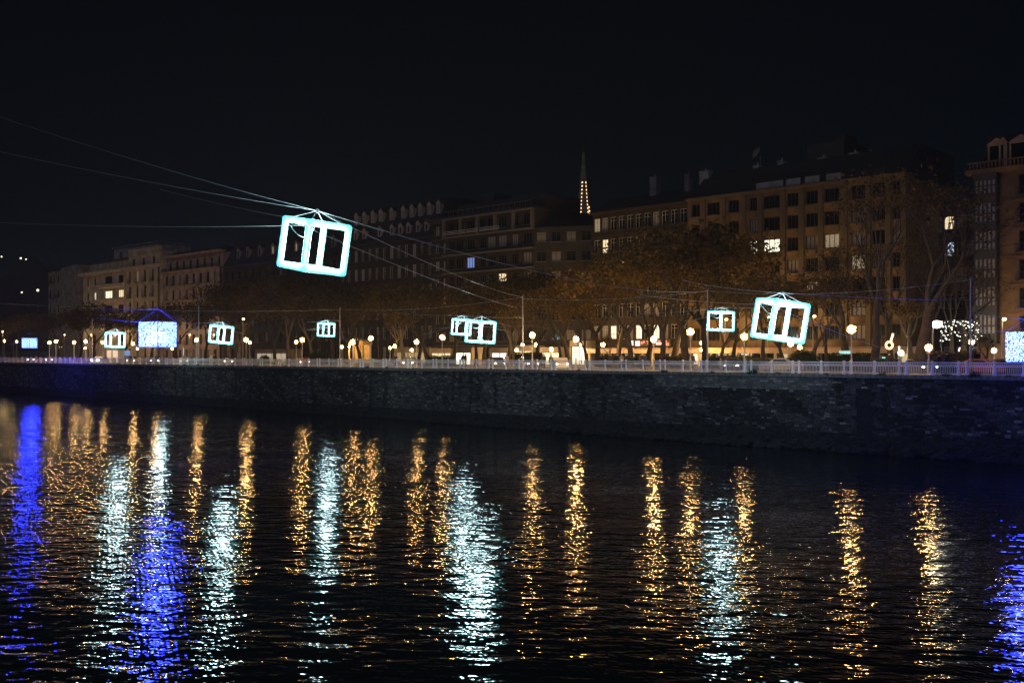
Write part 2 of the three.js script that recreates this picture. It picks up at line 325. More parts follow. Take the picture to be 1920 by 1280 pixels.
function building(name, label, px0, px1, t, depth, build) {
  const X0 = Xat(px0, t), X1 = Xat(px1, t), root = thing(name, label, 'building', P(X0, t, TOP - 0.05), BA);
  root.updateMatrix();
  const B = { root, W: X1 - X0, D: depth, wall: [], trim: [], roof: [], hAt: (py, px = (px0 + px1) / 2) => yAt(py, depthAt(px, t)) - TOP + 0.05, xAt: (px) => Xat(px, t) - X0 };
  build(B);
  if (B.wall.length) part('wall', uvm(M(B.wall)), B.wallMat, root);
  if (B.trim.length) part('trim', uvm(M(B.trim)), B.trimMat ?? B.wallMat, root);
  if (B.roof.length) part('roof', uvm(M(B.roof)), B.roofMat ?? MAT.slate, root);
  return B;
}
function chimney(B, px, py0, py1, wpx, z, mat = plasterWhite) {
  const d = depthAt(px, 55), w = wpx / F * d * 1.25, y1 = B.hAt(py0, px), y0 = B.hAt(py1, px) - 2.5, x = B.xAt(px);
  part('chimney', uvm(M(bx(x - w / 2, x + w / 2, y0, y1, z - 0.6, z + 0.6), bx(x - w / 2 - 0.1, x + w / 2 + 0.1, y1, y1 + 0.15, z - 0.7, z + 0.7), cyl(0.16, 0.13, 0.5, x, y1 + 0.15, z, 8))), mat, B.root);
}
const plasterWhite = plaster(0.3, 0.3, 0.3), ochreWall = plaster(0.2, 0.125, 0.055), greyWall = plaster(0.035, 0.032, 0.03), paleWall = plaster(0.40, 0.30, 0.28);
const dormerGeo = (w, h) => cache['d' + w + h] ??= {
  frame: M(bx(-w / 2, -w / 2 + 0.2, 0, h, -1.2, 0), bx(w / 2 - 0.2, w / 2, 0, h, -1.2, 0), bx(-w / 2 + 0.2, w / 2 - 0.2, 0, 0.15, -1.2, 0), bx(-w / 2 + 0.2, w / 2 - 0.2, h - 0.2, h, -1.2, 0), prism([[-w / 2 - 0.15, h], [w / 2 + 0.15, h], [0, h + 0.75]], 0.25).translate(0, 0, -0.2)),
  pane: bx(-w / 2 + 0.2, w / 2 - 0.2, 0.15, h - 0.2, -0.3, -0.25),
  hood: prism([[-w / 2 - 0.2, h - 0.02], [0, h + 0.88], [w / 2 + 0.2, h - 0.02], [w / 2 + 0.16, h - 0.06], [0, h + 0.78], [-w / 2 - 0.16, h - 0.06]], 1.5).translate(0, 0, -1.7),
};
function dormer(B, x, y, z, w, h, mat, pane = MAT.glass) {
  const g = dormerGeo(w, h), d = part('dormer', g.frame, mat, B.root); d.position.set(x, y, z); part('pane', g.pane, pane, d); part('hood', g.hood, MAT.slate, d);
}

// right corner house with the glazed bay
building('corner_house', 'ochre stone corner house with a tall dark glazed bay, at the right edge', 1832, 1990, 44, 16, (B) => {
  B.wallMat = plaster(0.17, 0.095, 0.045); const H = B.hAt(324, 1876), fh = H / 7, gx0 = 0, gx1 = B.xAt(1879);
  facade(B, { x: gx1, W: B.W - gx1, floors: 7, fh, bays: [[2.9, 1.9], [7, 1.9], [11, 1.9]], wh: 2.5, sill: 0.5, balcony: 1, band: 0.14, frame: MAT.frameDark, ww: 1.9, blind: 0 });
  B.wall.push(bx(0, B.W, 0, H, -B.D, -0.4), bx(0, 0.4, 0, H, -0.4, 0));
  B.trim.push(bx(-0.9, B.W, H, H + 0.5, -0.5, 1.45), bx(gx1, B.W, H + 0.5, H + 0.62, -0.4, 0.4));
  for (let x = -0.5; x < B.W; x += 0.42) B.trim.push(bx(x, x + 0.16, H + 0.62, H + 1.3, 0.9, 1.1));
  B.trim.push(bx(-0.7, B.W, H + 1.3, H + 1.45, 0.85, 1.15));
  B.roof.push(prism([[-1, H + 0.5], [-B.D, H + 0.5], [-B.D, H + 5.5], [-4.5, H + 5.5]], B.W).rotateY(-Math.PI / 2).translate(B.W, 0, 0));
  for (const [px, w] of [[1866, 2.0], [1878, 0.9], [1912, 2.6]]) dormer(B, B.xAt(px) , H + 0.7, -0.6, w, 3.0, plaster(0.36, 0.25, 0.16));
  // glazed bay
  const f = [], fw = gx1 - 0.25, n = 5;
  f.push(bx(0.02, fw + 0.02, H - 0.9, H - 0.003, 0.01, 1.2));
  for (let k = 1; k < 7; k++) {
    const b = k * fh; f.push(bx(0.02, fw, b - 0.25, b + 0.95, 0.01, 1.1));
    for (let i = 0; i <= n; i++) { const q = 0.02 + (fw - 0.22) * i / n; f.push(bx(q, q + 0.2, b + 0.95, b + fh - 0.25, 0.9, 1.1)); }
    f.push(bx(0.2, fw - 0.2, b + 1.75, b + 1.95, 0.92, 1.08), bx(0.02, 0.18, b + 0.95, b + fh - 0.25, 0.01, 0.9), bx(fw - 0.2, fw, b + 0.95, b + fh - 0.25, 0.01, 0.9));
  }
  const bay = part('glazed_bay', f, MAT.frameDark, B.root);
  const pw = (fw - 0.22) / n - 0.2, curtain = std(0.26, 0.24, 0.25, 0.7), pg = [bx(0, pw, 0, 0.8, 0, 0.03), bx(0, pw, 0, fh - 2.2, 0, 0.03)];
  for (let k = 1; k < 7; k++) for (let i = 0; i < n; i++) for (const s of [0, 1]) { const p = part('pane', pg[s], curtain, bay); p.position.set(0.22 + (fw - 0.22) / n * i, k * fh + (s ? 1.95 : 0.95), 0.97); }
});
// house in the side street between
building('side_street_house', 'shadowed house deep in the side street left of the corner house', 1700, 1840, 62, 12, (B) => {
  B.wallMat = plaster(0.05, 0.038, 0.027); const H = B.hAt(395, 1770), fh = H / 6;
  facade(B, { W: B.W, floors: 6, fh, bays: 6, ww: 1.4, wh: 2, frame: MAT.frameWhite, balcony: 0.4, band: 0.12 });
  B.wall.push(bx(0, B.W, 0, H, -B.D, -0.4)); B.trim.push(bx(-0.3, B.W + 0.3, H, H + 0.4, -0.5, 0.5)); B.roof.push(bx(0, B.W, H + 0.4, H + 1.6, -B.D, -1));
});
// large ochre block
building('apartment_block', 'large ochre apartment block with tall pilasters, rooftop chimneys and a satellite dish', 1292, 1700, 50, 18, (B) => {
  B.wallMat = ochreWall; B.trimMat = plaster(0.14, 0.1, 0.055);
  const H = B.hAt(352, 1500), n = 8, fh = H / n;
  const cols = [[1302, 22], [1338, 24], [1376, 20], [1413, 14], [1447, 30], [1487, 20], [1523, 22], [1560, 26], [1610, 24], [1648, 22], [1684, 18]].map(([px, w]) => [B.xAt(px), w / F * depthAt(px, 50) * 1.12]);
  facade(B, { W: B.W, floors: n, fh, bays: cols, wh: fh * 0.6, sill: fh * 0.22, style: 'wide', frame: MAT.frameDark, pil: 0.75, blind: 0.12 });
  for (let f = 1; f < n; f++) for (const [c, w] of cols) {     // curved aprons under the windows
    const g = new THREE.CylinderGeometry(w * 0.85, w * 0.85, 0.9, 12, 1, false, -0.72, 1.44); g.scale(1, 1, 0.9).translate(c, f * fh + fh * 0.22 - 0.62, -w * 0.85 * 0.9 * Math.cos(0.72) + 0.02); part('apron', uvm(g), B.wallMat, B.root);
    const s = new THREE.CylinderGeometry(w * 0.9, w * 0.9, 0.12, 12, 1, false, -0.72, 1.44); s.scale(1, 1, 0.95).translate(c, f * fh + fh * 0.22 - 0.1, -w * 0.9 * 0.95 * Math.cos(0.72) + 0.03); part('ledge', s, B.trimMat, B.root);
  }
  B.wall.push(bx(0, B.W, 0, H, -B.D, -0.4)); B.trim.push(bx(-0.2, B.W + 0.2, H, H + 0.35, -0.6, 0.75));
  B.roof.push(prism([[0.2, H + 0.35], [-B.D, H + 0.35], [-B.D, H + 5.0], [-5.5, H + 5.0]], B.W).rotateY(-Math.PI / 2).translate(B.W, 0, 0), bx(B.xAt(1478), B.xAt(1548), H + 5, H + 7.4, -14, -6), bx(B.xAt(1520), B.xAt(1540), H + 7.4, H + 8.6, -12, -8));
  for (const px of [1430, 1455, 1487, 1523, 1563]) part('parapet_panel', uvm(bx(B.xAt(px) - 1.1, B.xAt(px) + 1.1, H + 0.36, H + 1.5, -0.3, -0.05)), plasterWhite, B.root);
  chimney(B, 1384, 302, 322, 9, -6); chimney(B, 1430, 293, 315, 9, -6); chimney(B, 1510, 287, 303, 13, -6); chimney(B, 1570, 277, 296, 13, -6); chimney(B, 1600, 277, 292, 9, -6);
  const dish = new THREE.SphereGeometry(1.2, 14, 8, 0, 6.3, 0, 0.9).rotateX(1.1).rotateY(-0.6).translate(B.xAt(1383), B.hAt(277, 1383), -7);
  part('satellite_dish', [dish, cyl(0.06, 0.06, 2.4, B.xAt(1383), B.hAt(277, 1383) - 2.6, -7)], MAT.greyMetal, B.root);
});
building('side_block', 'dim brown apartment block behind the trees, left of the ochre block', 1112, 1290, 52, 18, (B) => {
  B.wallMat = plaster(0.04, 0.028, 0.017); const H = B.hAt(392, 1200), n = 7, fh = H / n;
  facade(B, { W: B.W, floors: n, fh, bays: 11, ww: 1.3, wh: fh * 0.62, sill: fh * 0.18, frame: MAT.frameWhite, balcony: 0.25, band: 0.12 });
  B.wall.push(bx(0, B.W, 0, H, -B.D, -0.4)); B.trim.push(bx(-0.2, B.W, H, H + 0.35, -0.6, 0.7));
  B.roof.push(prism([[0.2, H + 0.35], [-B.D, H + 0.35], [-B.D, H + 3.4], [-5.5, H + 3.4]], B.W).rotateY(-Math.PI / 2).translate(B.W, 0, 0));
  chimney(B, 1196, 326, 344, 12, -5, plaster(0.18, 0.18, 0.19)); chimney(B, 1260, 321, 336, 8, -5, plaster(0.18, 0.18, 0.19)); chimney(B, 1305, 318, 342, 16, -3);
});
// corner apartment building with bands of balconies
building('banded_apartments', 'dark apartment building with long balcony bands and rounded corners, beside the spire', 812, 1100, 55, 16, (B) => {
  B.wallMat = plaster(0.04, 0.034, 0.03); B.trimMat = plaster(0.15, 0.145, 0.14);
  const H = B.hAt(402, 930), n = 8, fh = H / n, xa = B.xAt(846), xb = B.xAt(1012), c = 3;
  const mid = (xb - xa);
  facade(B, { W: xa, floors: n, fh, bays: [[xa * 0.25, 1.2], [xa * 0.68, 1.2]], wh: fh * 0.5, sill: fh * 0.25, frame: MAT.frameWhite, blind: 0.6 });
  facade(B, { x: xa, z: 1.6, W: mid, floors: n, fh, bays: [0.07, 0.17, 0.3, 0.44, 0.54, 0.66, 0.8, 0.93].map((q, i) => [q * mid, i % 3 ? 2.2 : 1.7]), wh: fh * 0.58, sill: fh * 0.2, style: 'wide', frame: MAT.frameDark, blind: 0.35 });
  facade(B, { x: xb, z: 1.6, ang: 0.5, W: B.W - xb, floors: n - 1, fh, bays: 4, ww: 1.8, wh: fh * 0.5, sill: fh * 0.25, frame: MAT.frameDark });
  B.wall.push(bx(0, xa, 0, H, -B.D, -0.4), bx(xa, xb, 0, H, -B.D, 1.2), prism([[xb, 0], [xb, -1.2], [B.W - 1, 6], [B.W - 1, 16], [xb, 16]].map(([x, y]) => [x, y]), H - fh).rotateX(Math.PI / 2).translate(0, H - fh, 0).scale(1, 1, -1));
  for (let f = 1; f <= n; f++) { part('balcony_slab', bx(xa - 0.3, xb + 0.2, f * fh - 0.22, f * fh, 1.603, 2.5), B.trimMat, B.root); part('band', bx(0, xa - 0.3, f * fh - 0.15, f * fh, 0.003, 0.12), B.trimMat, B.root); }
  const ir = []; for (const [p0, p1] of [[846, 889], [891, 912], [915, 952]]) for (const y of [0.35, 0.62, 0.95]) ir.push(bx(B.xAt(p0), B.xAt(p1), (n - 1) * fh + y, (n - 1) * fh + y + 0.09, 2.35, 2.42));
  part('balcony_rail', ir, std(0.5, 0.5, 0.5, 0.5), B.root);
  for (let i = 0; i < 6; i++) part('pier', bx(xa + mid * i / 5 - 0.3, xa + mid * i / 5 + 0.1, (n - 1) * fh, n * fh - 0.23, 1.62, 2.3), B.trimMat, B.root);
  B.roof.push(bx(0, xb + 0.5, H, H + 0.4, -B.D, 2.4), bx(xa, xb, H + 0.4, H + 3.2, -12, -2), bx(B.xAt(880), B.xAt(900), H + 3.2, H + 5.2, -9, -4));
  const rl = []; for (let x = xa; x < xb; x += 1.4) rl.push(bx(x, x + 0.05, H + 0.4, H + 1.4, 2.1, 2.15)); rl.push(bx(xa, xb, H + 1.4, H + 1.46, 2.09, 2.16)); part('roof_rail', rl, MAT.greyMetal, B.root);
});
// mansard house with two rows of dormers
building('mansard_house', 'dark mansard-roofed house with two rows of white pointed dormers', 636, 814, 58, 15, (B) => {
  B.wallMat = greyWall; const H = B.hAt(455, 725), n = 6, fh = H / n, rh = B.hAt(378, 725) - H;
  facade(B, { W: B.W, floors: n, fh, bays: 13, ww: 1.2, wh: fh * 0.6, sill: fh * 0.18, frame: MAT.frameWhite, balcony: 0.3, band: 0.12 });
  B.wall.push(bx(0, B.W, 0, H, -B.D, -0.4)); B.trim.push(bx(-0.2, B.W + 0.2, H, H + 0.4, -0.6, 0.7));
  B.roof.push(prism([[0.1, H + 0.4], [-B.D, H + 0.4], [-B.D, H + rh], [-4, H + rh]], B.W).rotateY(-Math.PI / 2).translate(B.W, 0, 0));
  const w = plaster(0.36, 0.345, 0.33);
  for (const px of [656, 671, 687, 702, 722, 744, 760, 776, 793, 810]) dormer(B, B.xAt(px), H + rh * 0.58, -1.7, 1.15, 2.1, w, MAT.blind);
  for (const px of [664, 680, 709, 732, 748, 763, 781, 797]) dormer(B, B.xAt(px), H + rh * 0.18, -0.3, 1.15, 1.7, w);
});
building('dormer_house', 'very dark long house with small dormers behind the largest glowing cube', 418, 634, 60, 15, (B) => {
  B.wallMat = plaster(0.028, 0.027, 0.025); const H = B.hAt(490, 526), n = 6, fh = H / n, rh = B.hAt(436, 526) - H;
  facade(B, { W: B.W, floors: n, fh, bays: 16, ww: 1.3, wh: fh * 0.6, sill: fh * 0.18, frame: MAT.frameDark, balcony: 0.3, band: 0.12 });
  B.wall.push(bx(0, B.W, 0, H, -B.D, -0.4)); B.trim.push(bx(-0.2, B.W + 0.2, H, H + 0.4, -0.6, 0.7));
  B.roof.push(prism([[0.1, H + 0.4], [-B.D, H + 0.4], [-B.D, H + rh], [-4, H + rh]], B.W).rotateY(-Math.PI / 2).translate(B.W, 0, 0));
  for (const px of [440, 458, 480, 505, 526, 549, 572, 596, 618]) dormer(B, B.xAt(px), H + rh * 0.3, -0.9, 1.3, 2.2, plaster(0.25, 0.24, 0.23), px === 505 || px === 549 ? MAT.litDim : MAT.glass);
});
// lit houses at the left
building('long_pale_house', 'long pale house with a row of top-floor windows under a deep eave', 294, 410, 62, 14, (B) => {
  B.wallMat = paleWall; const H = B.hAt(478, 350), n = 7, fh = H / n;
  facade(B, { W: B.W, floors: n - 1, fh, bays: 9, ww: 1.4, wh: fh * 0.64, sill: fh * 0.1, frame: MAT.frameBrown, balcony: 0.5, band: 0.15 });
  facade(B, { W: B.W, z: -1.2, y0: (n - 1) * fh, floors: 1, fh, bays: 9, ww: 1.3, wh: fh * 0.6, sill: fh * 0.1, frame: MAT.frameBrown });
  const ir = [bx(0, B.W, (n - 1) * fh + 0.95, (n - 1) * fh + 1, 0.5, 0.55)]; for (let x = 0; x < B.W; x += 0.3) ir.push(bx(x, x + 0.06, (n - 1) * fh + 0.13, (n - 1) * fh + 0.95, 0.5, 0.55)); part('terrace_rail', ir, MAT.darkMetal, B.root);
  B.wall.push(bx(0, B.W, 0, H, -B.D, -1.6)); B.trim.push(bx(-0.3, B.W + 0.3, H, H + 0.5, -2, 0.4), bx(-0.1, B.W + 0.1, (n - 1) * fh - 0.3, (n - 1) * fh + 0.12, 0.003, 0.7));
  B.roof.push(bx(1, B.W - 1, H + 0.5, H + 1.7, -B.D, -3));
});
building('narrow_house', 'narrow pale house with slim columns between its tall windows, taller than its neighbours', 236, 293, 60, 14, (B) => {
  B.wallMat = plaster(0.55, 0.46, 0.36); const H = B.hAt(472, 264), n = 7, fh = H / n;
  facade(B, { W: B.W, floors: n - 1, fh, bays: 4, ww: 1.3, wh: fh * 0.72, sill: fh * 0.08, frame: MAT.frameBrown, balcony: 0.8, pil: 0.4 });
  facade(B, { W: B.W, z: -0.8, y0: (n - 1) * fh, floors: 1, fh, bays: 3, ww: 1.5, wh: fh * 0.45, sill: fh * 0.18, frame: MAT.frameBrown });
  B.wall.push(bx(0, B.W, 0, H, -B.D, -1.2)); B.trim.push(bx(-0.2, B.W + 0.2, H, H + 1.2, -1.6, -0.6), bx(-0.4, B.W + 0.4, (n - 1) * fh - 0.35, (n - 1) * fh + 0.55, -0.79, 0.7));
});
building('set_back_house', 'pale flat-roofed house with four top windows, set back above the others', 213, 296, 80, 12, (B) => {
  B.wallMat = plaster(0.42, 0.38, 0.36); const H = B.hAt(460, 254), n = 7, fh = H / n;
  facade(B, { W: B.W, floors: n, fh, bays: [0.16, 0.42, 0.64, 0.85], ww: 2.6, wh: fh * 0.42, sill: fh * 0.34, style: 'wide', frame: MAT.frameWhite, blind: 0 });
  B.wall.push(bx(0, B.W, 0, H, -B.D, -0.4)); B.trim.push(bx(-0.4, B.W + 0.4, H, H + 0.35, -B.D, 0.6));
});
building('lit_corner_house', 'cream corner house with three brightly lit windows and a set-back top floor', 150, 234, 62, 14, (B) => {
  B.wallMat = plaster(0.66, 0.55, 0.42); const H = B.hAt(513, 190), n = 6, fh = H / n, xc = B.xAt(186);
  facade(B, { W: xc, z: -1, floors: n, fh, bays: [[xc * 0.25, 1.3], [xc * 0.62, 1.5]], wh: fh * 0.5, sill: fh * 0.26, frame: MAT.frameBrown });
  facade(B, { x: xc, W: B.W - xc, floors: n, fh, bays: [[(B.W - xc) * 0.36, 5.2], [(B.W - xc) * 0.84, 3.6]], wh: fh * 0.5, sill: fh * 0.26, style: 'wide', frame: MAT.frameBrown });
  B.wall.push(bx(0, xc, 0, H, -B.D, -1.4), bx(xc, B.W, 0, H, -B.D, -0.4));
  for (let f = 2; f < n; f++) part('balcony', bx(xc + 0.8, B.W - 2.2, f * fh - 0.2, f * fh + 0.9, 0.003, 1.3), B.wallMat, B.root);
  B.trim.push(bx(-0.5, B.W, H, H + 0.9, -1.5, 0.7));
  B.wall.push(bx(1.5, B.W, H + 0.9, H + 4.2, -B.D, -2.6)); B.roof.push(bx(1, B.W, H + 4.2, H + 4.5, -B.D, -1.8));
});
building('gabled_house', 'plain pale house with a blank gable wall and a sloping roof, farthest left', 90, 150, 70, 16, (B) => {
  B.wallMat = plaster(0.42, 0.35, 0.28); const xm = B.xAt(112), H0 = B.hAt(508, 100), H1 = B.hAt(497, 150), n = 6, fh = H0 / n;
  facade(B, { W: xm, floors: n, fh, bays: 3, ww: 1.4, wh: fh * 0.5, sill: fh * 0.2, frame: MAT.frameDark, balcony: 0.5 });
  B.wall.push(bx(0, xm, 0, H0, -B.D, -0.4), prism([[xm, 0], [B.W, 0], [B.W, H1], [B.W - 4, H1 + 0.6], [xm, H0 + 0.4]], 8).translate(0, 0, -7.9));
  B.trim.push(bx(xm + 0.1, B.W, H0 * 0.62, H0 * 0.62 + 0.12, 0.103, 0.2));
  B.roof.push(bx(-0.3, xm, H0, H0 + 0.5, -B.D, 0.4));
});

for (const [px, py, m] of LIT) { let best = 26, hit; for (const w of WINDOWS) { const d = Math.hypot(px - w[0][0], py - w[0][1]); if (d < best) { best = d; hit = w; } } if (hit) hit[1].material = MAT[m]; }
// cathedral spire
{
  const d = 350, p = at(1094, HOR, d), h0 = yAt(425, d), h1 = yAt(287, d);
  const s = thing('cathedral_spire', 'slender cathedral spire with lamp-lit openings rising above the dark roofs', 'spire', V(p.x, TOP, p.z), 0.1);
  const r = (y) => 0.45 + 2.75 * Math.pow((h1 - y) / (h1 - h0), 1.25), base = h0 - TOP, top = h1 - TOP, pts = [];
  for (let i = 0; i <= 10; i++) { const y = h0 + (h1 - h0) * i / 10; pts.push(new THREE.Vector2(r(y), y - TOP)); }
  pts.push(new THREE.Vector2(0.001, top + 0.5));
  const stone = plaster(0.42, 0.38, 0.27);
  const shaft = part('shaft', uvm(new THREE.LatheGeometry(pts, 8).rotateY(Math.PI / 8).toNonIndexed()), stone, s);
  shaft.geometry.computeVertexNormals();
  part('tower', uvm(M(bx(-4.4, 4.4, 0, base - 3, -4.4, 4.4), bx(-4.8, 4.8, base - 3, base - 2.2, -4.8, 4.8), bx(-3.4, 3.4, base - 2.2, base, -3.4, 3.4))), plaster(0.12, 0.1, 0.08), s);
  for (const [x, z] of [[-3.9, 3.9], [3.9, 3.9], [-3.9, -3.9], [3.9, -3.9]]) part('pinnacle', [cyl(0.55, 0.45, 3.4, x, base - 2.2, z, 8), cyl(0.6, 0.02, 4.2, x, base + 1.2, z, 8)], stone, s);
  part('finial', [cyl(0.06, 0.06, 2.2, 0, top + 0.2, 0), box(0.9, 0.1, 0.1, 0, top + 1.8, 0)], MAT.darkMetal, s);
  const gold = glow(3, 1.7, 0.8), open = cache.open = new THREE.SphereGeometry(0.5, 8, 6);
  for (let i = 0; i < 11; i++) {
    const y = yAt(413 - i * 7.0, d), rad = r(y) * 0.93, sz = i < 3 ? 1.15 : 1;
    for (let k = -1; k <= 1; k += 2) for (const q of i < 4 ? [0, 0.28] : [0]) { const o = part('lit_opening', open, gold, s); const a = k * (0.5 + q * 1.3) + 0.03; o.position.set(Math.sin(a) * rad, y - TOP + (q ? 0.5 : 0), Math.cos(a) * rad); o.scale.set((0.34 * sz * rad / 2 + 0.3) * 1.0, 0.62, 0.3); o.rotation.y = a; }
  }
}

// ---------------------------------------------------------------- street level: shops, canopy, portal, kiosk, signs
{
  const t = 44, X0 = Xat(1100, t), X1 = Xat(1720, t);
  const c = thing('shop_canopy', 'long low shop front with a pale flat canopy across the foot of the ochre block', 'shop front', P(X0, t, TOP), BA), W = X1 - X0;
  part('canopy', uvm(M(bx(0, W, 1.95, 2.55, -4, 0.4), bx(0, W, 2.62, 2.75, -4, 0.2))), plaster(0.6, 0.47, 0.36), c);
  part('stripe', bx(0, W, 2.2, 2.26, 0.403, 0.42), std(0.4, 0.08, 0.04, 0.6), c);
  part('back_wall', uvm(bx(0, W, 0, 1.95, -4, -3.6)), plaster(0.3, 0.26, 0.2), c);
  const colm = plaster(0.55, 0.47, 0.36), pg = bx(-0.85, 0.85, 0.25, 1.85, -0.04, 0.04), cg = bx(-0.16, 0.16, 0, 1.95, -0.2, 0.2);
  const warm = glow(0.5, 0.42, 0.26), hot = glow(1.0, 0.95, 0.72), dk = MAT.glass;
  for (let x = 0.6, i = 0; x < W - 1; x += 2.1, i++) { part('column', cg, colm, c).position.set(x, 0, -0.1); part('shop_window', pg, [dk, warm, dk, hot, warm, dk, dk][(i * 5 + (i % 3)) % 7], c).position.set(x + 1.05, 0, -1.2); }
}
function shopBlock(px0, px1, py, t, label, bright) {
  const X0 = Xat(px0, t), W = Xat(px1, t) - X0, H = Math.max(2.6, yAt(py, depthAt((px0 + px1) / 2, t)) - TOP), s = thing('shop', label, 'shop', P(X0, t, TOP), BA);
  part('wall', uvm(M(bx(0, W, H - 0.5, H + 0.4, -3, 0), bx(0, 0.3, 0, H - 0.5, -3, 0), bx(W - 0.3, W, 0, H - 0.5, -3, 0), bx(0.3, W - 0.3, 0, H - 0.5, -3, -2.8))), plaster(0.3, 0.25, 0.2), s);
  const n = Math.max(1, Math.round(W / 2.2)), w = (W - 0.6) / n;
  for (let i = 0; i < n; i++) { part('shop_window', bx(-w / 2 + 0.12, w / 2 - 0.12, 0.1, H - 0.6, -0.03, 0.03), bright, s).position.set(0.3 + w * (i + 0.5), 0, -0.3); part('post', bx(-0.06, 0.06, 0, H - 0.5, -0.08, 0.08), MAT.frameDark, s).position.set(0.3 + w * i + 0.06, 0, -0.3); }
  return s;
}
shopBlock(850, 884, 660, 36, 'shop entrance glaring white under the paired glowing cubes', glow(2.2, 2.0, 1.55));
shopBlock(805, 846, 662, 46, 'low lit shop window strip left of the white glaring entrance', glow(0.9, 0.7, 0.42));
shopBlock(918, 952, 660, 46, 'white lit shop window right of the paired glowing cubes', glow(1.5, 1.35, 1.15));
shopBlock(962, 1000, 652, 46, 'shop with a yellow lit front left of a globe lamp at the middle', glow(1.3, 0.85, 0.3));
shopBlock(1012, 1050, 655, 46, 'cream lit shop front behind an orange-lit tree trunk', glow(1.1, 0.95, 0.6));
shopBlock(1068, 1100, 643, 46, 'tall white lit shop window beside a globe lamp, left of the long canopy', glow(1.6, 1.45, 1.05));
shopBlock(478, 545, 660, 46, 'dim cream shop strip behind a dark trunk, left of the middle', glow(0.42, 0.34, 0.24));
shopBlock(738, 800, 655, 46, 'dull grey-gold shop front under trees, left of the white shops', glow(0.22, 0.17, 0.09));
{
  const t = 40, p = thing('stone_portal', 'golden floodlit stone portal with columns and a low pediment', 'portal', P(Xat(653, t), t, TOP), BA), W = Xat(681, t) - Xat(653, t), st = plaster(0.6, 0.42, 0.2), H = yAt(640, depthAt(667, t)) - TOP;
  part('pediment', uvm(M(bx(-0.3, W + 0.3, H - 0.7, H, -2, 0.3), prism([[-0.3, H], [W + 0.3, H], [W / 2, H + 0.8]], 1.5).translate(0, 0, -1.3))), st, p);
  for (let i = 0; i < 4; i++) part('column', [cyl(0.26, 0.22, H - 1, 0.2 + (W - 0.4) * i / 3, 0.3, 0, 12), box(0.7, 0.3, 0.7, 0.2 + (W - 0.4) * i / 3, 0.15, 0)], st, p);
  part('back_wall', uvm(bx(0, W, 0, H - 0.7, -2, -1.6)), st, p);
  part('door', bx(W / 2 - 0.6, W / 2 + 0.6, 0, 2.2, -1.59, -1.5), MAT.frameBrown, p);
  part('lamp', new THREE.SphereGeometry(0.16, 10, 8).translate(W * 0.3, H - 1.0, 0.9), MAT.globe, p);
  const l = new THREE.PointLight(rgb(1, 0.68, 0.28), 16); l.position.set(W * 0.3, H - 1.0, 0.9); l.shadow.radius = 6; l.castShadow = true; p.add(l); l.name = 'portal_light';
}
{ // pale doors beneath the left glowing cube; lamp light on them put in as glow
  const t = 12, k = thing('pale_kiosk', 'pale boarded kiosk with two upright glowing panels below a cyan cube at the left', 'kiosk', P(Xat(199, t), t, TOP), BA), W = Xat(220, t) - Xat(199, t);
  part('frame', [bx(0, W, 2.6, 2.8, -1.5, 0.1), bx(0, W, 0, 2.6, -1.5, -1.3)], MAT.frameWhite, k);
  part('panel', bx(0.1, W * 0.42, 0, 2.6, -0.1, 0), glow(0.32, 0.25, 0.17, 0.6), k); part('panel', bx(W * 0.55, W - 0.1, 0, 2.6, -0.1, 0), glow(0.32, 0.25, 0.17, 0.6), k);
}
function litPanel(name, label, cat, px, py0, py1, wpx, t, mat) {
  const d = depthAt(px, t), w = wpx / F * d, y0 = yAt(py1, d), y1 = yAt(py0, d), s = thing(name, label, cat, P(Xat(px, t), t, TOP), BA);
  part('panel', bx(-w / 2 + 0.04, w / 2 - 0.04, y0 - TOP + 0.04, y1 - TOP - 0.04, -0.05, 0.06), mat, s);
  part('frame', [bx(-w / 2, w / 2, y1 - TOP - 0.04, y1 - TOP, -0.08, 0.08), bx(-w / 2, w / 2, y0 - TOP, y0 - TOP + 0.04, -0.08, 0.08), bx(-w / 2, -w / 2 + 0.04, y0 - TOP + 0.04, y1 - TOP - 0.04, -0.08, 0.08), bx(w / 2 - 0.04, w / 2, y0 - TOP + 0.04, y1 - TOP - 0.04, -0.08, 0.08)], MAT.greyMetal, s);
  if (y0 - TOP > 0.1) part('leg', bx(-0.06, 0.06, 0, y0 - TOP, -0.05, 0.05), MAT.greyMetal, s);
  return s;
}
litPanel('advert_column', 'slim cyan lit advert panel standing right of the larger blue cube', 'advert panel', 344, 651, 667, 3, 14, glow(0.25, 0.75, 0.95));
litPanel('bus_stop_sign', 'cyan lit bus stop board left of the tallest front globe lamp', 'sign', 1585, 657, 664, 24, 20, glow(0.35, 0.75, 0.72));
litPanel('shop_sign', 'narrow upright white lit sign beside the orange-lit twisted trunk', 'sign', 1687, 648, 667, 5, 24, glow(1.2, 0.95, 0.7));
litPanel('bus_shelter', 'blue lit bus shelter panel behind the larger blue cube', 'bus shelter', 238, 657, 667, 26, 16, glow(0.1, 0.25, 0.5));
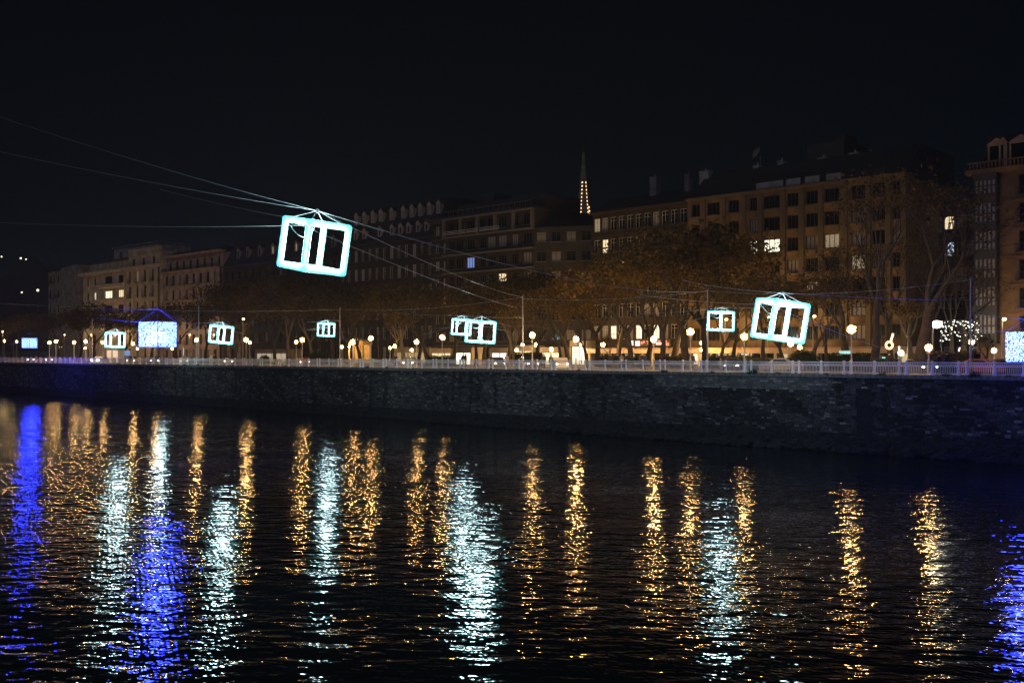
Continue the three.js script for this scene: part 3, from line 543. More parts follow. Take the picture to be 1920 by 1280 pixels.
{ // red glowing shop sign, half hidden by branches
  const t = 46, d = depthAt(1220, t), s = thing('neon_sign', 'red glowing shop sign half hidden by branches above the canopy', 'sign', P(Xat(1184, t), t, TOP), BA), W = Xat(1256, t) - Xat(1184, t), y0 = yAt(648, d) - TOP, y1 = yAt(638, d) - TOP, h = y1 - y0;
  part('backing', bx(-0.1, W + 0.1, y0 - 0.1, y1 + 0.1, -0.1, -0.02), MAT.frameDark, s);
  const red = glow(1.5, 0.12, 0.09), pink = glow(2.4, 1.2, 1.05);
  for (const [a, b, c, e, m] of [[0.0, 0.05, 0.1, 1, pink], [0.12, 0.23, 0, 0.9, pink], [0.27, 0.3, 0.3, 0.75, red], [0.32, 0.36, 0.5, 0.9, red], [0.42, 0.53, 0.7, 0.85, red], [0.43, 0.52, 0.35, 0.5, red], [0.5, 0.58, 0, 0.2, red], [0.66, 0.82, 0.2, 0.6, pink], [0.72, 0.76, 0.7, 1, red], [0.88, 0.98, 0, 0.55, red], [0.9, 0.93, 0.6, 1, red]]) part('glowing_tube', bx(a * W, b * W, y0 + c * h, y0 + e * h, 0, 0.1), m, s);
}
{ // glowing ring ornament
  const t = 22, d = depthAt(1668, t), o = thing('light_ornament', 'small glowing orange ring ornament with a slanted bar, left of the twisted trunk', 'ornament', P(Xat(1668, t), t, TOP), BA), y = yAt(647, d) - TOP;
  part('ring', new THREE.TorusGeometry(0.36, 0.13, 8, 18).translate(0, y, 0), glow(2.4, 1.25, 0.55), o);
  part('bar', rod(V(0.15, y + 0.35, 0), V(0.42, y + 1.25, 0), 0.11), glow(3, 1.9, 1.0), o);
  part('stand', cyl(0.05, 0.05, y - 0.35, 0, 0, 0), MAT.darkMetal, o);
}
{ // curtain of small lights over the side street
  const t = 24, s = thing('string_lights', 'curtain of small white string lights hung across the side street', 'string lights', P(Xat(1765, t), t, TOP), BA), W = Xat(1838, t) - Xat(1765, t), d = depthAt(1800, t), yT = yAt(599, d) - TOP, list = [], wires = [];
  for (let i = 0; i < 84; i++) { const u = rnd(), ln = (0.35 + 0.65 * Math.abs(Math.sin(u * 7.3 + 1))) * 2.4; list.push(V(u * W, yT - rnd() * ln - 0.05, rr(-0.6, 0.6))); }
  for (let i = 0; i <= 22; i++) wires.push(rod(V(W * i / 22, yT, 0), V(W * i / 22, yT - (0.35 + 0.65 * Math.abs(Math.sin(i / 22 * 7.3 + 1))) * 2.4, 0), 0.008, 4));
  wires.push(rod(V(0, yT, 0), V(W, yT, 0), 0.015, 5), rod(V(0, yT, 0), V(0, 0, 0), 0.05), rod(V(W, yT, 0), V(W, 0, 0), 0.05));
  part('wire', wires, MAT.darkMetal, s);
  part('bulbs', list.map((p) => new THREE.OctahedronGeometry(rr(0.03, 0.06)).scale(1.6, 0.8, 1).translate(p.x, p.y, p.z)), glow(5, 5.2, 4.4), s).userData.kind = 'stuff';
}
for (const [px, py, d, sz, label] of [[2, 481, 640, 0.5, 'pale lamp on the dark hill at the left edge, highest of the hill lamps'], [38, 484, 640, 0.6, 'brighter of a close pair of pale lamps high on the dark hill'], [48, 486, 640, 0.45, 'dimmer of a close pair of pale lamps high on the dark hill'], [70, 544, 400, 0.5, 'white lamp low on the hill beside the gabled house'], [40, 548, 420, 0.35, 'faint warm lamp low on the hill near the left edge']]) {
  const p = at(px, py, d), o = thing('hillside_lamp', label, 'lamp', V(p.x, 0, p.z));
  part('bulb', new THREE.SphereGeometry(sz, 10, 8).translate(0, p.y, 0), glow(2, 1.75, 1.2), o); part('post', cyl(0.08, 0.06, p.y - 3, 0, 3, 0), MAT.darkMetal, o);
}

// ---------------------------------------------------------------- trees
function tree(sd, o) {
  const keep = seed; seed = sd;
  const { H = 15, trunkH = 4, r0 = 0.3, spread = 0.55, levels = 4, kids = 3, leaves = 5200, leaf = 0.2, clump = 0.85, lean = 0, upward = 0.25, shrink = 0.74, first = 1, sides = 7 } = o;
  const tp = [], tw = [], tips = [];
  const seg = (out, a, b, ra, rb, n) => {
    const d = b.clone().sub(a).normalize(), u = Math.abs(d.y) > 0.9 ? V(1, 0, 0) : V(0, 1, 0), e1 = u.cross(d).normalize(), e2 = d.clone().cross(e1);
    for (let i = 0; i < n; i++) {
      const A = i / n * 6.2832, Bq = (i + 1) / n * 6.2832, q = [A, Bq].map((x) => e1.clone().multiplyScalar(Math.cos(x)).addScaledVector(e2, Math.sin(x)));
      const p0 = a.clone().addScaledVector(q[0], ra), p1 = a.clone().addScaledVector(q[1], ra), p2 = b.clone().addScaledVector(q[1], rb), p3 = b.clone().addScaledVector(q[0], rb);
      for (const [p, nn] of [[p0, q[0]], [p1, q[1]], [p2, q[1]], [p0, q[0]], [p2, q[1]], [p3, q[0]]]) out.push(p, nn);
    }
  };
  const grow = (p, dir, len, r, lv) => {
    const n = lv >= levels - 1 ? 4 : lv > 1 ? 3 : 2; let q = p.clone(), dd = dir.clone(), ra = r;
    for (let i = 0; i < n; i++) {
      const rb = r * (1 - 0.42 * (i + 1) / n), nd = dd.clone().add(V(rr(-0.16, 0.16), rr(-0.06, 0.12) * upward * 3, rr(-0.16, 0.16))).normalize(), e = q.clone().addScaledVector(nd, len / n);
      seg(lv >= levels - 1 ? tp : tw, q, e, ra, rb, lv >= levels - 1 ? sides : lv > 1 ? 5 : 3); q = e; dd = nd; ra = rb;
      if (lv <= 1) tips.push([e, dd]);
    }
    if (lv === 0) return;
    const k = kids + (rnd() < 0.35 ? 1 : 0), ph = rnd() * 6.28;
    for (let i = 0; i < k; i++) {
      const a = ph + i / k * 6.283 + rr(-0.4, 0.4), tilt = spread * rr(0.7, 1.35), side = V(Math.cos(a), 0, Math.sin(a));
      side.addScaledVector(dd, -side.dot(dd)).normalize();
      grow(q.clone(), dd.clone().multiplyScalar(Math.cos(tilt)).addScaledVector(side, Math.sin(tilt)).add(V(0, upward * 0.5, 0)).normalize(), len * shrink * (lv === levels ? first : 1) * rr(0.8, 1.15), ra * (i === 0 ? 0.85 : 0.68), lv - 1);
    }
  };
  grow(V(0, -0.1, 0), V(lean, 1, lean * 0.3).normalize(), trunkH, r0, levels);
  const geo = (arr) => { const g = new THREE.BufferGeometry(), p = new Float32Array(arr.length / 2 * 3), n = new Float32Array(p.length); for (let i = 0; i < arr.length / 2; i++) { arr[2 * i].toArray(p, i * 3); arr[2 * i + 1].toArray(n, i * 3); } g.setAttribute('position', new THREE.BufferAttribute(p, 3)); g.setAttribute('normal', new THREE.BufferAttribute(n, 3)); return g; };
  let top = 0; for (const [t] of tips) top = Math.max(top, t.y);
  const sc = H / (top + clump * 0.5);
  const nl = leaves, lp = new Float32Array(nl * 18), ln = new Float32Array(nl * 18), lc = new Float32Array(nl * 18);
  for (let i = 0; i < nl; i++) {
    const [t] = tips[(rnd() * tips.length) | 0], c = t.clone().add(V((rnd() + rnd() - 1) * clump * 1.5, (rnd() + rnd() - 1) * clump, (rnd() + rnd() - 1) * clump * 1.5));
    const s = leaf * rr(0.6, 1.4) / sc, a = V(rr(-1, 1), rr(-1, 1), rr(-1, 1)).normalize(), b = V(rr(-1, 1), rr(-1, 1), rr(-1, 1)).cross(a).normalize(), nn = a.clone().cross(b);
    const v = [c.clone().addScaledVector(a, s), c.clone().addScaledVector(b, s * 0.7), c.clone().addScaledVector(a, -s), c.clone().addScaledVector(b, -s * 0.7).addScaledVector(nn, s * 0.3)];
    const br = rr(0.45, 1.35), wm = rr(0.8, 1.25);
    [0, 1, 2, 0, 2, 3].forEach((k, j) => { v[k].toArray(lp, i * 18 + j * 3); nn.toArray(ln, i * 18 + j * 3); lc[i * 18 + j * 3] = br * wm; lc[i * 18 + j * 3 + 1] = br; lc[i * 18 + j * 3 + 2] = br * 0.8; });
  }
  const lg = new THREE.BufferGeometry(); lg.setAttribute('position', new THREE.BufferAttribute(lp, 3)); lg.setAttribute('normal', new THREE.BufferAttribute(ln, 3)); lg.setAttribute('color', new THREE.BufferAttribute(lc, 3));
  seed = keep;
  return { trunk: uvm(geo(tp).scale(sc, sc, sc)), twigs: uvm(geo(tw).scale(sc, sc, sc)), crown: nl ? lg.scale(sc, sc, sc) : null, H };
}
const TV = {
  plane: [tree(11, { trunkH: 2.8, first: 1.45, leaves: 3000, leaf: 0.19, clump: 0.7, spread: 0.6 }), tree(22, { trunkH: 3, first: 1.3, leaves: 2700, leaf: 0.2, clump: 0.75, spread: 0.66, lean: 0.05 }), tree(33, { trunkH: 2.6, first: 1.6, leaves: 2400, leaf: 0.19, clump: 0.68, spread: 0.58 }), tree(44, { trunkH: 2.8, first: 1.4, leaves: 3300, leaf: 0.2, clump: 0.78, spread: 0.55 })],
  thin: [tree(55, { trunkH: 3, first: 1.3, leaves: 1500, leaf: 0.15, clump: 1 }), tree(66, { trunkH: 3.2, first: 1.3, leaves: 1100, leaf: 0.15, spread: 0.6, clump: 1 })],
  bare: [tree(77, { H: 21, trunkH: 5, r0: 0.36, levels: 5, leaves: 800, leaf: 0.17, spread: 0.42, upward: 0.35, clump: 0.6 }), tree(88, { H: 20, trunkH: 3.4, r0: 0.42, levels: 5, leaves: 700, leaf: 0.17, spread: 0.5, upward: 0.3, clump: 0.6 })],
  pollard: [tree(99, { H: 7, trunkH: 3.2, r0: 0.34, levels: 3, leaves: 500, leaf: 0.14, spread: 0.7, upward: 0.6, clump: 0.4, shrink: 0.6 }), tree(101, { H: 6, trunkH: 1.6, r0: 0.2, levels: 4, leaves: 500, leaf: 0.12, spread: 0.6, upward: 0.4, clump: 0.4 })],
};
const TREES = [];
const pt = (px, t, H, kind, v, mat, bark) => TREES.push({ px, t, H, kind, v, mat, bark });
// front row along the road
[[430, 20, 7.5, 'pollard', 0, 'leafBrown', 'barkPale'], [447, 20, 8, 'pollard', 0, 'leafBrown', 'barkPale'], [515, 18, 15.5, 'plane', 0, 'leafBrown', 'barkDark'], [622, 18, 14.5, 'plane', 1, 'leafBrown', 'barkDark'], [598, 20, 13, 'thin', 0, 'leafBrown', 'barkDark'],
  [676, 19, 13.5, 'plane', 2, 'leafBrown', 'barkDark'], [757, 18, 8.5, 'pollard', 0, 'leafGold', 'barkPale'], [803, 19, 13.5, 'plane', 3, 'leafBrown', 'barkDark'], [893, 20, 13, 'plane', 0, 'leafBrown', 'barkDark'], [963, 17, 9, 'thin', 0, 'leafGold', 'barkPale'],
  [1052, 19, 12.5, 'thin', 1, 'leafGold', 'bark'], [1100, 20, 11, 'plane', 2, 'leafGold', 'bark'], [1145, 22, 4.6, 'pollard', 1, 'leafGold', 'barkPale'], [1181, 19, 15.5, 'plane', 1, 'leafGold', 'bark'], [1243, 20, 16, 'thin', 0, 'leafGold', 'barkDark'],
  [1288, 19, 19, 'plane', 3, 'leafBrown', 'barkDark'], [1351, 18, 12, 'thin', 1, 'leafBrown', 'barkDark'], [1432, 18, 12, 'thin', 0, 'leafBrown', 'barkDark'], [1550, 17, 11.5, 'thin', 1, 'leafBrown', 'barkDark'], [1640, 14, 21, 'bare', 0, 'leafBrown', 'barkDark'],
  [1706, 20, 7.5, 'pollard', 0, 'leafGold', 'barkPale'], [1728, 11, 20.5, 'bare', 1, 'leafBrown', 'barkDark'], [1790, 34, 13, 'bare', 0, 'leafBrown', 'bark'], [1853, 20, 4, 'pollard', 1, 'leafBrown', 'bark']].forEach((a) => pt(...a));
const NF = TREES.length;
[[-30, 22, 13, 0], [24, 30, 14, 1], [70, 22, 13, 2], [112, 34, 15, 3], [150, 24, 13.5, 0], [176, 36, 17, 1], [230, 28, 13, 2], [282, 34, 14, 3], [330, 26, 14, 1], [384, 34, 16, 0], [422, 30, 17, 2],
  [470, 34, 19, 3], [540, 32, 18, 1], [585, 36, 18, 2], [650, 34, 16, 0], [706, 30, 15.5, 3], [742, 36, 16, 1], [785, 30, 14.5, 2], [850, 34, 15, 3], [908, 32, 15.5, 0], [955, 34, 15, 1], [1010, 30, 14.5, 2], [1068, 34, 15.5, 3], [1120, 30, 16.5, 1], [1160, 36, 18, 0], [1216, 32, 17.5, 2], [1262, 36, 20, 3], [1322, 30, 19.5, 1], [1375, 34, 14, 0], [1470, 30, 11, 2], [1520, 28, 12, 3], [1590, 26, 16, 1], [1672, 30, 16, 2], [1748, 24, 15, 0], [1802, 28, 13, 3]].forEach(([px, t, H, v]) => pt(px, t, H, px > 1560 ? 'bare' : 'plane', v, px > 1090 && px < 1300 ? 'leafGold' : 'leafBrown', 'barkDark'));
{
  const front = TREES.slice(0, NF).sort((a, b) => a.px - b.px), back = TREES.slice(NF).sort((a, b) => a.px - b.px);
  const KIND = { plane: 'leafy brown plane tree', thin: 'thinly leaved tree', bare: 'tall almost bare tree', pollard: 'low pollarded tree' };
  [[front, 'front row beside the road'], [back, 'back row before the houses']].forEach(([list, where]) => {
    const cnt = {};
    list.forEach((o) => {
      const i = cnt[o.kind] = (cnt[o.kind] ?? 0) + 1, g = TV[o.kind][o.v % TV[o.kind].length], s = o.H / g.H;
      const t = thing('tree', (i === 1 ? 'first ' : ORD[i] + ' ') + KIND[o.kind] + ' from the left in the ' + where, 'tree', P(Xat(o.px, o.t), o.t, TOP), (o.px * 7.3) % 6.28, 'trees in the ' + where);
      t.scale.set(s, s, s);
      part('trunk', g.trunk, MAT[o.bark], t); part('twigs', g.twigs, MAT[o.bark], t).userData.kind = 'stuff';
      if (g.crown) part('crown', g.crown, MAT[o.mat], t).userData.kind = 'stuff';
    });
  });
}
// hedges and clipped bushes
function leafy(name, label, cat, px0, px1, py, t, depth, mat, dome, group) {
  const X0 = Xat(px0, t), W = Xat(px1, t) - X0, H = Math.max(0.7, yAt(py, depthAt((px0 + px1) / 2, t)) - TOP), n = Math.min(5200, Math.round(W * H * 150)), lp = new Float32Array(n * 9), ln = new Float32Array(n * 9), lc = new Float32Array(n * 9);
  for (let i = 0; i < n; i++) {
    let x, y, z;
    if (dome) { const a = rnd() * 6.283, e = Math.asin(Math.pow(rnd(), 0.7)), q = rr(0.88, 1.05); x = W / 2 + W / 2 * Math.cos(a) * Math.cos(e) * q; z = depth / 2 * Math.sin(a) * Math.cos(e) * q; y = H * Math.sin(e) * q; } else {
      const f = rnd(); x = rnd() * W; y = f < 0.6 ? rnd() * H : H + rr(-0.12, 0.1) + 0.08 * Math.sin(x * 2.1); z = f < 0.6 ? (depth / 2 + rr(-0.12, 0.08)) * (rnd() < 0.8 ? 1 : -1) : rr(-depth / 2, depth / 2);
    }
    const s = rr(0.06, 0.13), a = V(rr(-1, 1), rr(-1, 1), rr(-1, 1)).normalize(), b = V(rr(-1, 1), rr(-1, 1), rr(-1, 1)).cross(a).normalize(), nn = a.clone().cross(b), br = rr(0.4, 1.5), c = V(x, Math.max(0.03, y), z);
    [c.clone().addScaledVector(a, s), c.clone().addScaledVector(b, s), c.clone().addScaledVector(a, -s)].forEach((p, j) => { p.toArray(lp, i * 9 + j * 3); nn.toArray(ln, i * 9 + j * 3); lc.fill(br, i * 9 + j * 3, i * 9 + j * 3 + 3); });
  }
  const g = new THREE.BufferGeometry(); g.setAttribute('position', new THREE.BufferAttribute(lp, 3)); g.setAttribute('normal', new THREE.BufferAttribute(ln, 3)); g.setAttribute('color', new THREE.BufferAttribute(lc, 3));
  const o = thing(name, label, cat, P(X0, t, TOP), BA, group);
  part('foliage', g, mat, o).userData.kind = 'stuff';
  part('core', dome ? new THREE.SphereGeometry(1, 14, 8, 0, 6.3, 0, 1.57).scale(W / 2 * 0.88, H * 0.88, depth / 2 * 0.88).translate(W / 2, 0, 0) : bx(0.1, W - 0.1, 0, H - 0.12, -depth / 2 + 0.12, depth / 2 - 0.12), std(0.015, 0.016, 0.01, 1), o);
}
const HG = 'hedges and bushes beside the road';
leafy('bush', 'large dark dome-shaped bush below the distant middle cyan cube', 'bush', 573, 616, 659, 17.5, 3.4, MAT.leafGreen, true, HG);
leafy('bush', 'small dark round bush before the cream shop strip', 'bush', 486, 506, 666, 17.5, 2, MAT.leafGreen, true, HG);
leafy('hedge', 'dark clipped hedge between the white shops and the globe lamp at the middle', 'hedge', 962, 1014, 662, 20, 1.4, MAT.leafGreen, false, HG);
leafy('hedge', 'dark low hedge left of the white glaring shop entrance', 'hedge', 806, 850, 668, 20, 1.4, MAT.leafGreen, false, HG);
leafy('hedge', 'dark low hedge behind the standing group of people', 'hedge', 1128, 1200, 669, 22, 1.4, MAT.leafGreen, false, HG);
leafy('hedge', 'speckled yellow-lit hedge under the red glowing sign', 'hedge', 1232, 1292, 668, 21, 1.4, MAT.leafGold, false, HG);
leafy('hedge', 'dark hedge below the smaller of the right-hand cyan cubes', 'hedge', 1332, 1412, 667, 22, 1.5, MAT.leafGreen, false, HG);
leafy('hedge', 'bright green low hedge below a globe lamp, before the long canopy', 'hedge', 1383, 1452, 673, 19, 1.3, leafMat(0.13, 0.15, 0.04), false, HG);
leafy('bush', 'big dark dome-shaped bush below the tilted large cyan cube', 'bush', 1473, 1540, 656, 18.5, 4, MAT.leafGreen, true, HG);
leafy('hedge', 'dark hedge behind the tallest front globe lamp', 'hedge', 1556, 1656, 664, 20, 1.5, MAT.leafGreen, false, HG);
leafy('hedge', 'rounded orange-lit hedge behind the two walkers at the right', 'hedge', 1740, 1835, 661, 15.5, 1.8, leafMat(0.16, 0.11, 0.05), false, HG);
// weeds on the coping
{
  const w = [[22, 676, 0.4], [170, 678, 0.5], [345, 684, 0.5], [370, 684, 0.6], [405, 686, 0.5], [435, 686, 0.5], [475, 687, 0.5], [535, 690, 0.45], [618, 692, 0.45], [688, 693, 0.7], [725, 694, 0.6], [865, 696, 0.4], [920, 697, 0.5], [970, 698, 0.5], [1010, 697, 0.4], [1085, 699, 0.5], [1246, 698, 0.85], [1335, 700, 0.6], [1412, 700, 1.2], [1460, 702, 0.5], [1550, 704, 0.4], [1655, 701, 0.8], [1775, 702, 0.7], [1826, 702, 1.1], [1892, 703, 0.5]];
  const base = [0, 1, 2].map((v) => {
    const b = []; for (let i = 0; i < 46; i++) { const a = rnd() * 6.28, l = rr(0.2, 0.5), g = new THREE.ConeGeometry(0.035, l, 3).translate(0, l / 2, 0).rotateX(rr(0.2, 1.9)).rotateY(a).translate(rr(-0.3, 0.3), 0, rr(-0.1, 0.1)); b.push(g); } return M(b);
  }), wm = std(0.02, 0.024, 0.012, 1);
  w.forEach(([px, py, s], i) => { const o = thing('weed', (i === 0 ? 'first' : ORD[i + 1]) + ' dark tuft of weeds from the left along the coping', 'weed', P(Xat(px, -0.15), -0.12, TOP - 0.03), BA, 'weeds growing on the coping'); part('stems', base[i % 3], wm, o); o.scale.setScalar(s * 1.25); });
}

// ---------------------------------------------------------------- street lamps
const lampPost = (h) => cache['lp' + h.toFixed(1)] ??= new THREE.LatheGeometry([[0, 0], [0.17, 0], [0.17, 0.12], [0.12, 0.18], [0.12, 0.55], [0.15, 0.6], [0.15, 0.68], [0.085, 0.74], [0.085, 1.15], [0.11, 1.18], [0.11, 1.26], [0.06, 1.32], [0.045, h - 0.75], [0.075, h - 0.72], [0.075, h - 0.66], [0.05, h - 0.62], [0.055, h - 0.54], [0.17, h - 0.46], [0.2, h - 0.39], [0, h - 0.39]].map(([x, y]) => new THREE.Vector2(x, Math.max(0, y))), 10);
const globeGeo = new THREE.SphereGeometry(0.18, 16, 12), shadeHaloGeo = new THREE.SphereGeometry(0.36, 20, 14), capGeo = new THREE.LatheGeometry([[0.1, 0.385], [0.07, 0.43], [0.02, 0.49], [0, 0.56]].map(([x, y]) => new THREE.Vector2(x, y)), 10);
function lamp(px, py, t, label, group, o = {}) {
  const d = depthAt(px, t), h = Math.max(1.9, yAt(py, d) - TOP), L = thing('street_lamp', label, 'street lamp', P(Xat(px, t), t, TOP - (t > 6 && t < 16 ? 0.13 : 0)), 0, group);
  part('post', lampPost(h), MAT.postPaint, L);
  const g = part('globe', globeGeo, o.white ? MAT.globeWhite : MAT.globe, L); g.position.y = h; if (o.s) g.scale.setScalar(o.s); part('shade', shadeHaloGeo, o.white ? MAT.shadeHaloWhite : MAT.shade, g);
  part('cap', capGeo, MAT.postPaint, L).position.y = h;
  const c = o.white ? rgb(1, 0.88, 0.66) : rgb(1, 0.62, 0.26), l = new THREE.PointLight(c, LAMP_I * (o.k ?? 1)); l.name = 'lamp_light'; l.position.y = h; l.castShadow = true; l.shadow.radius = 11.5 * (o.s ?? 1); L.add(l);
}
[[104, 640], [192, 642], [289, 640], [368, 637], [461, 637], [566, 637], [695, 634], [829, 632], [998, 628], [1295, 622], [1597, 617]].forEach(([px, py], i) => lamp(px, py, 2, ORD[i + 1] + ' globe street lamp from the left in the front row along the railing', 'globe street lamps in the front row along the railing', { s: px > 1250 ? 1.08 : 1 }));
const rowB = [[7, 639, 30], [30, 640, 26], [92, 642, 5], [138, 642, 5], [160, 640, 5], [248, 644, 5], [468, 642, 30], [555, 641, 30], [661, 641, 5], [740, 649, 34], [781, 641, 5], [1006, 646, 34], [1080, 636, 5], [1131, 646, 34], [1226, 636, 5], [1317, 643, 36], [1396, 631, 5], [1483, 644, 22]];
rowB.forEach(([px, py, t], i) => lamp(px, py, t, ORD[i + 1] + ' taller globe lamp from the left standing back from the railing row', 'taller globe lamps standing back from the railing row', { k: px > 960 && px < 1330 ? 2.2 : 0.8 }));
const rowC = [[113, 651, 38], [159, 652, 38], [257, 654, 38], [322, 654, 38], [641, 650, 36], [731, 652, 38], [772, 656, 38], [969, 656, 40], [1034, 655, 38], [1161, 655, 38], [1316, 655, 40], [1500, 651, 36], [1742, 652, 4]];
rowC.forEach(([px, py, t], i) => lamp(px, py, t, ORD[i + 1] + ' low globe lamp from the left among the garden trees', 'low globe lamps among the garden trees', { s: 0.9, k: px > 960 && px < 1330 ? 3.4 : 0.8 }));
[[980, 646, 42, 'white globe lamp over the yellow lit shop'], [1090, 646, 42, 'white globe lamp beside the tall white shop window'], [1804, 656, 30, 'small white globe lamp under the string lights'], [1823, 641, 26, 'larger white globe lamp at the right end of the string lights'], [1865, 657, 40, 'small white globe lamp left of the blue cube at the right edge'], [1690, 671, 20, 'low white globe lamp beside the narrow upright sign']].forEach(([px, py, t, l]) => lamp(px, py, t, l, undefined, { white: true, s: 0.9, k: 0.6 }));
// taller lanterns
function floodLamp(px, py, t, label, size, k, white) {
  const d = depthAt(px, t), h = yAt(py, d) - TOP, L = thing('tall_street_lamp', label, 'street lamp', P(Xat(px, t), t, TOP), 0);
  part('post', [cyl(0.11, 0.06, h, 0, 0, 0), cyl(0.2, 0.16, 0.5, 0, 0, 0)], MAT.greyMetal, L);
  part('arm', rod(V(0, h, 0), V(size * 0.8, h + 0.25, 0.3), 0.05), MAT.greyMetal, L);
  part('lamp_head', new THREE.SphereGeometry(size * 0.5, 14, 10).scale(1, 0.75, 0.8).translate(size * 0.3, h + 0.1, 0.2), white ? glow(12, 11, 8, 0.6) : glow(9, 6, 2.4, 0.8), L);
  const l = new THREE.PointLight(white ? rgb(1, 0.93, 0.78) : rgb(1, 0.66, 0.3), LAMP_I * k); l.position.set(size * 0.3, h + 0.1, 0.2); l.shadow.radius = 12; l.castShadow = true; l.name = 'lamp_light'; L.add(l);
}
floodLamp(455, 599, 20, 'small bright lamp high on a post between the pale pollarded trunks', 0.5, 1);
floodLamp(4, 622, 15, 'lamp high on a post at the left edge', 0.45, 1);
floodLamp(1750, 610, 16, 'glaring white street light with a large head at the left end of the string lights', 0.98, 0.5, true);
// unseen lamps added to light the ochre block, pale houses and corner house
[[1360, 600, 46], [1440, 596, 46], [1525, 594, 46]].forEach(([px, py, t], i) => floodLamp(px, py, t, ORD[i + 1] + ' added street light from the left on a post close to the ochre block', 0.46, 0.9));
[[120, 628, 56], [170, 628, 56], [215, 628, 56], [262, 628, 56], [310, 628, 56], [355, 628, 56], [400, 628, 56]].forEach(([px, py, t], i) => floodLamp(px, py, t, ORD[i + 1] + ' added street light from the left on a post close to the pale houses', 0.46, 1.3));
[[1880, 600, 38], [1925, 600, 38]].forEach(([px, py, t], i) => floodLamp(px, py, t, (i ? 'second' : 'first') + ' added street light from the left before the corner house', 0.46, 0.8));

// ---------------------------------------------------------------- masts and cables
[[1821, 522], [1327, 543], [980, 555], [637, 577], [372, 574], [172, 598]].forEach(([px, py], i, a) => {
  const t = 0.9, h = yAt(py, depthAt(px, t)) - TOP, m = thing('cable_mast', ORD[a.length - i] + ' slim grey cable mast from the left at the railing', 'mast', P(Xat(px, t), t, TOP), BA, 'cable masts at the railing');
  part('pole', cyl(0.09, 0.05, h, 0, 0, 0, 8), std(0.3, 0.29, 0.32, 0.5), m); part('base_plate', bx(-0.2, 0.2, 0, 0.06, -0.2, 0.2), MAT.greyMetal, m); part('eyelet', new THREE.TorusGeometry(0.1, 0.025, 6, 10).translate(0, h + 0.05, 0), MAT.greyMetal, m);
});
const mastTop = (px, py) => at(px, py, depthAt(px, 0.9));
const near = (m, y) => V(-0.729 * m, y, -0.685 * m);           // along the near bank, out of the picture to the left
const nearR = (m, y) => V(0.729 * m, y, 0.685 * m);
function cable(a, b, sag, label, r = 0.016) {
  const pts = []; for (let i = 0; i <= 20; i++) { const q = i / 20; pts.push(a.clone().lerp(b, q).add(V(0, -4 * sag * q * (1 - q), 0))); }
  tag(part('cable', new THREE.TubeGeometry(new THREE.CatmullRomCurve3(pts), 40, r, 5), MAT.cable, scene), label, 'cable', 'cables strung across the river');
}

// ---------------------------------------------------------------- glowing cubes
const tubeGeo = new THREE.CapsuleGeometry(0.052, 1.5, 4, 10), haloShellGeo = new THREE.CapsuleGeometry(0.108, 1.5, 6, 14);
function glowCube(px, py, depth, yaw, tilt, label, a = 1.5, loop = true) {
  const c = at(px, py, depth), g = thing('glowing_cube', label, 'light cube', c, 0, 'glowing cubes hung over the river');
  g.rotation.set(0, yaw, 0); const base = new THREE.Quaternion().setFromAxisAngle(V(0, 0, 1), -tilt).multiply(new THREE.Quaternion().setFromAxisAngle(V(1, 0, 0), Math.atan2(c.y - EYE, depth) * 0.85)).multiply(new THREE.Quaternion().setFromAxisAngle(V(0, 1, 0), yaw + Math.atan2(-c.x, -c.z) + Math.PI)); g.quaternion.copy(base);
  const h = a / 2, s = a / 1.5;
  for (let ax = 0; ax < 3; ax++) for (const u of [-h, h]) for (const v of [-h, h]) {
    const m = part('light_tube', tubeGeo, MAT.tube, g); m.scale.setScalar(s); part('halo_shell', haloShellGeo, MAT.halo_shell, m);
    if (ax === 0) { m.rotation.z = Math.PI / 2; m.position.set(0, u, v); } else if (ax === 1) m.position.set(u, 0, v); else { m.rotation.x = Math.PI / 2; m.position.set(u, v, 0); }
  }
  const inv = base.clone().invert(), hook = V(0.1, h + 0.42, 0).applyQuaternion(inv);
  for (const u of [-h, h]) for (const v of [-h, h]) part('hanging_wire', rod(V(u, h, v), hook, 0.008 + 0.0001 * depth, 4), MAT.cable, g);
  part('hook', new THREE.TorusGeometry(0.06, 0.02, 6, 10).translate(hook.x, hook.y, hook.z), MAT.greyMetal, g);
  if (loop) part('loose_lead', new THREE.TubeGeometry(new THREE.CatmullRomCurve3([V(0.1, h, -0.1), V(0.16, h - 0.3, 0), V(0.3, h - 0.5, 0.1), V(0.5, h - 0.48, 0.2), V(h - 0.06, h - 0.1, h)]), 16, 0.012, 5), MAT.cable, g);
  const l = new THREE.PointLight(rgb(0.72, 0.98, 1), CUBE_I); l.name = 'cube_light'; l.castShadow = true; l.shadow.radius = 34; g.add(l);
  g.updateMatrix(); return { c, hook: hook.clone().applyMatrix4(g.matrix), corner: (x, y, z) => V(x * h, y * h, z * h).applyMatrix4(g.matrix) };
}
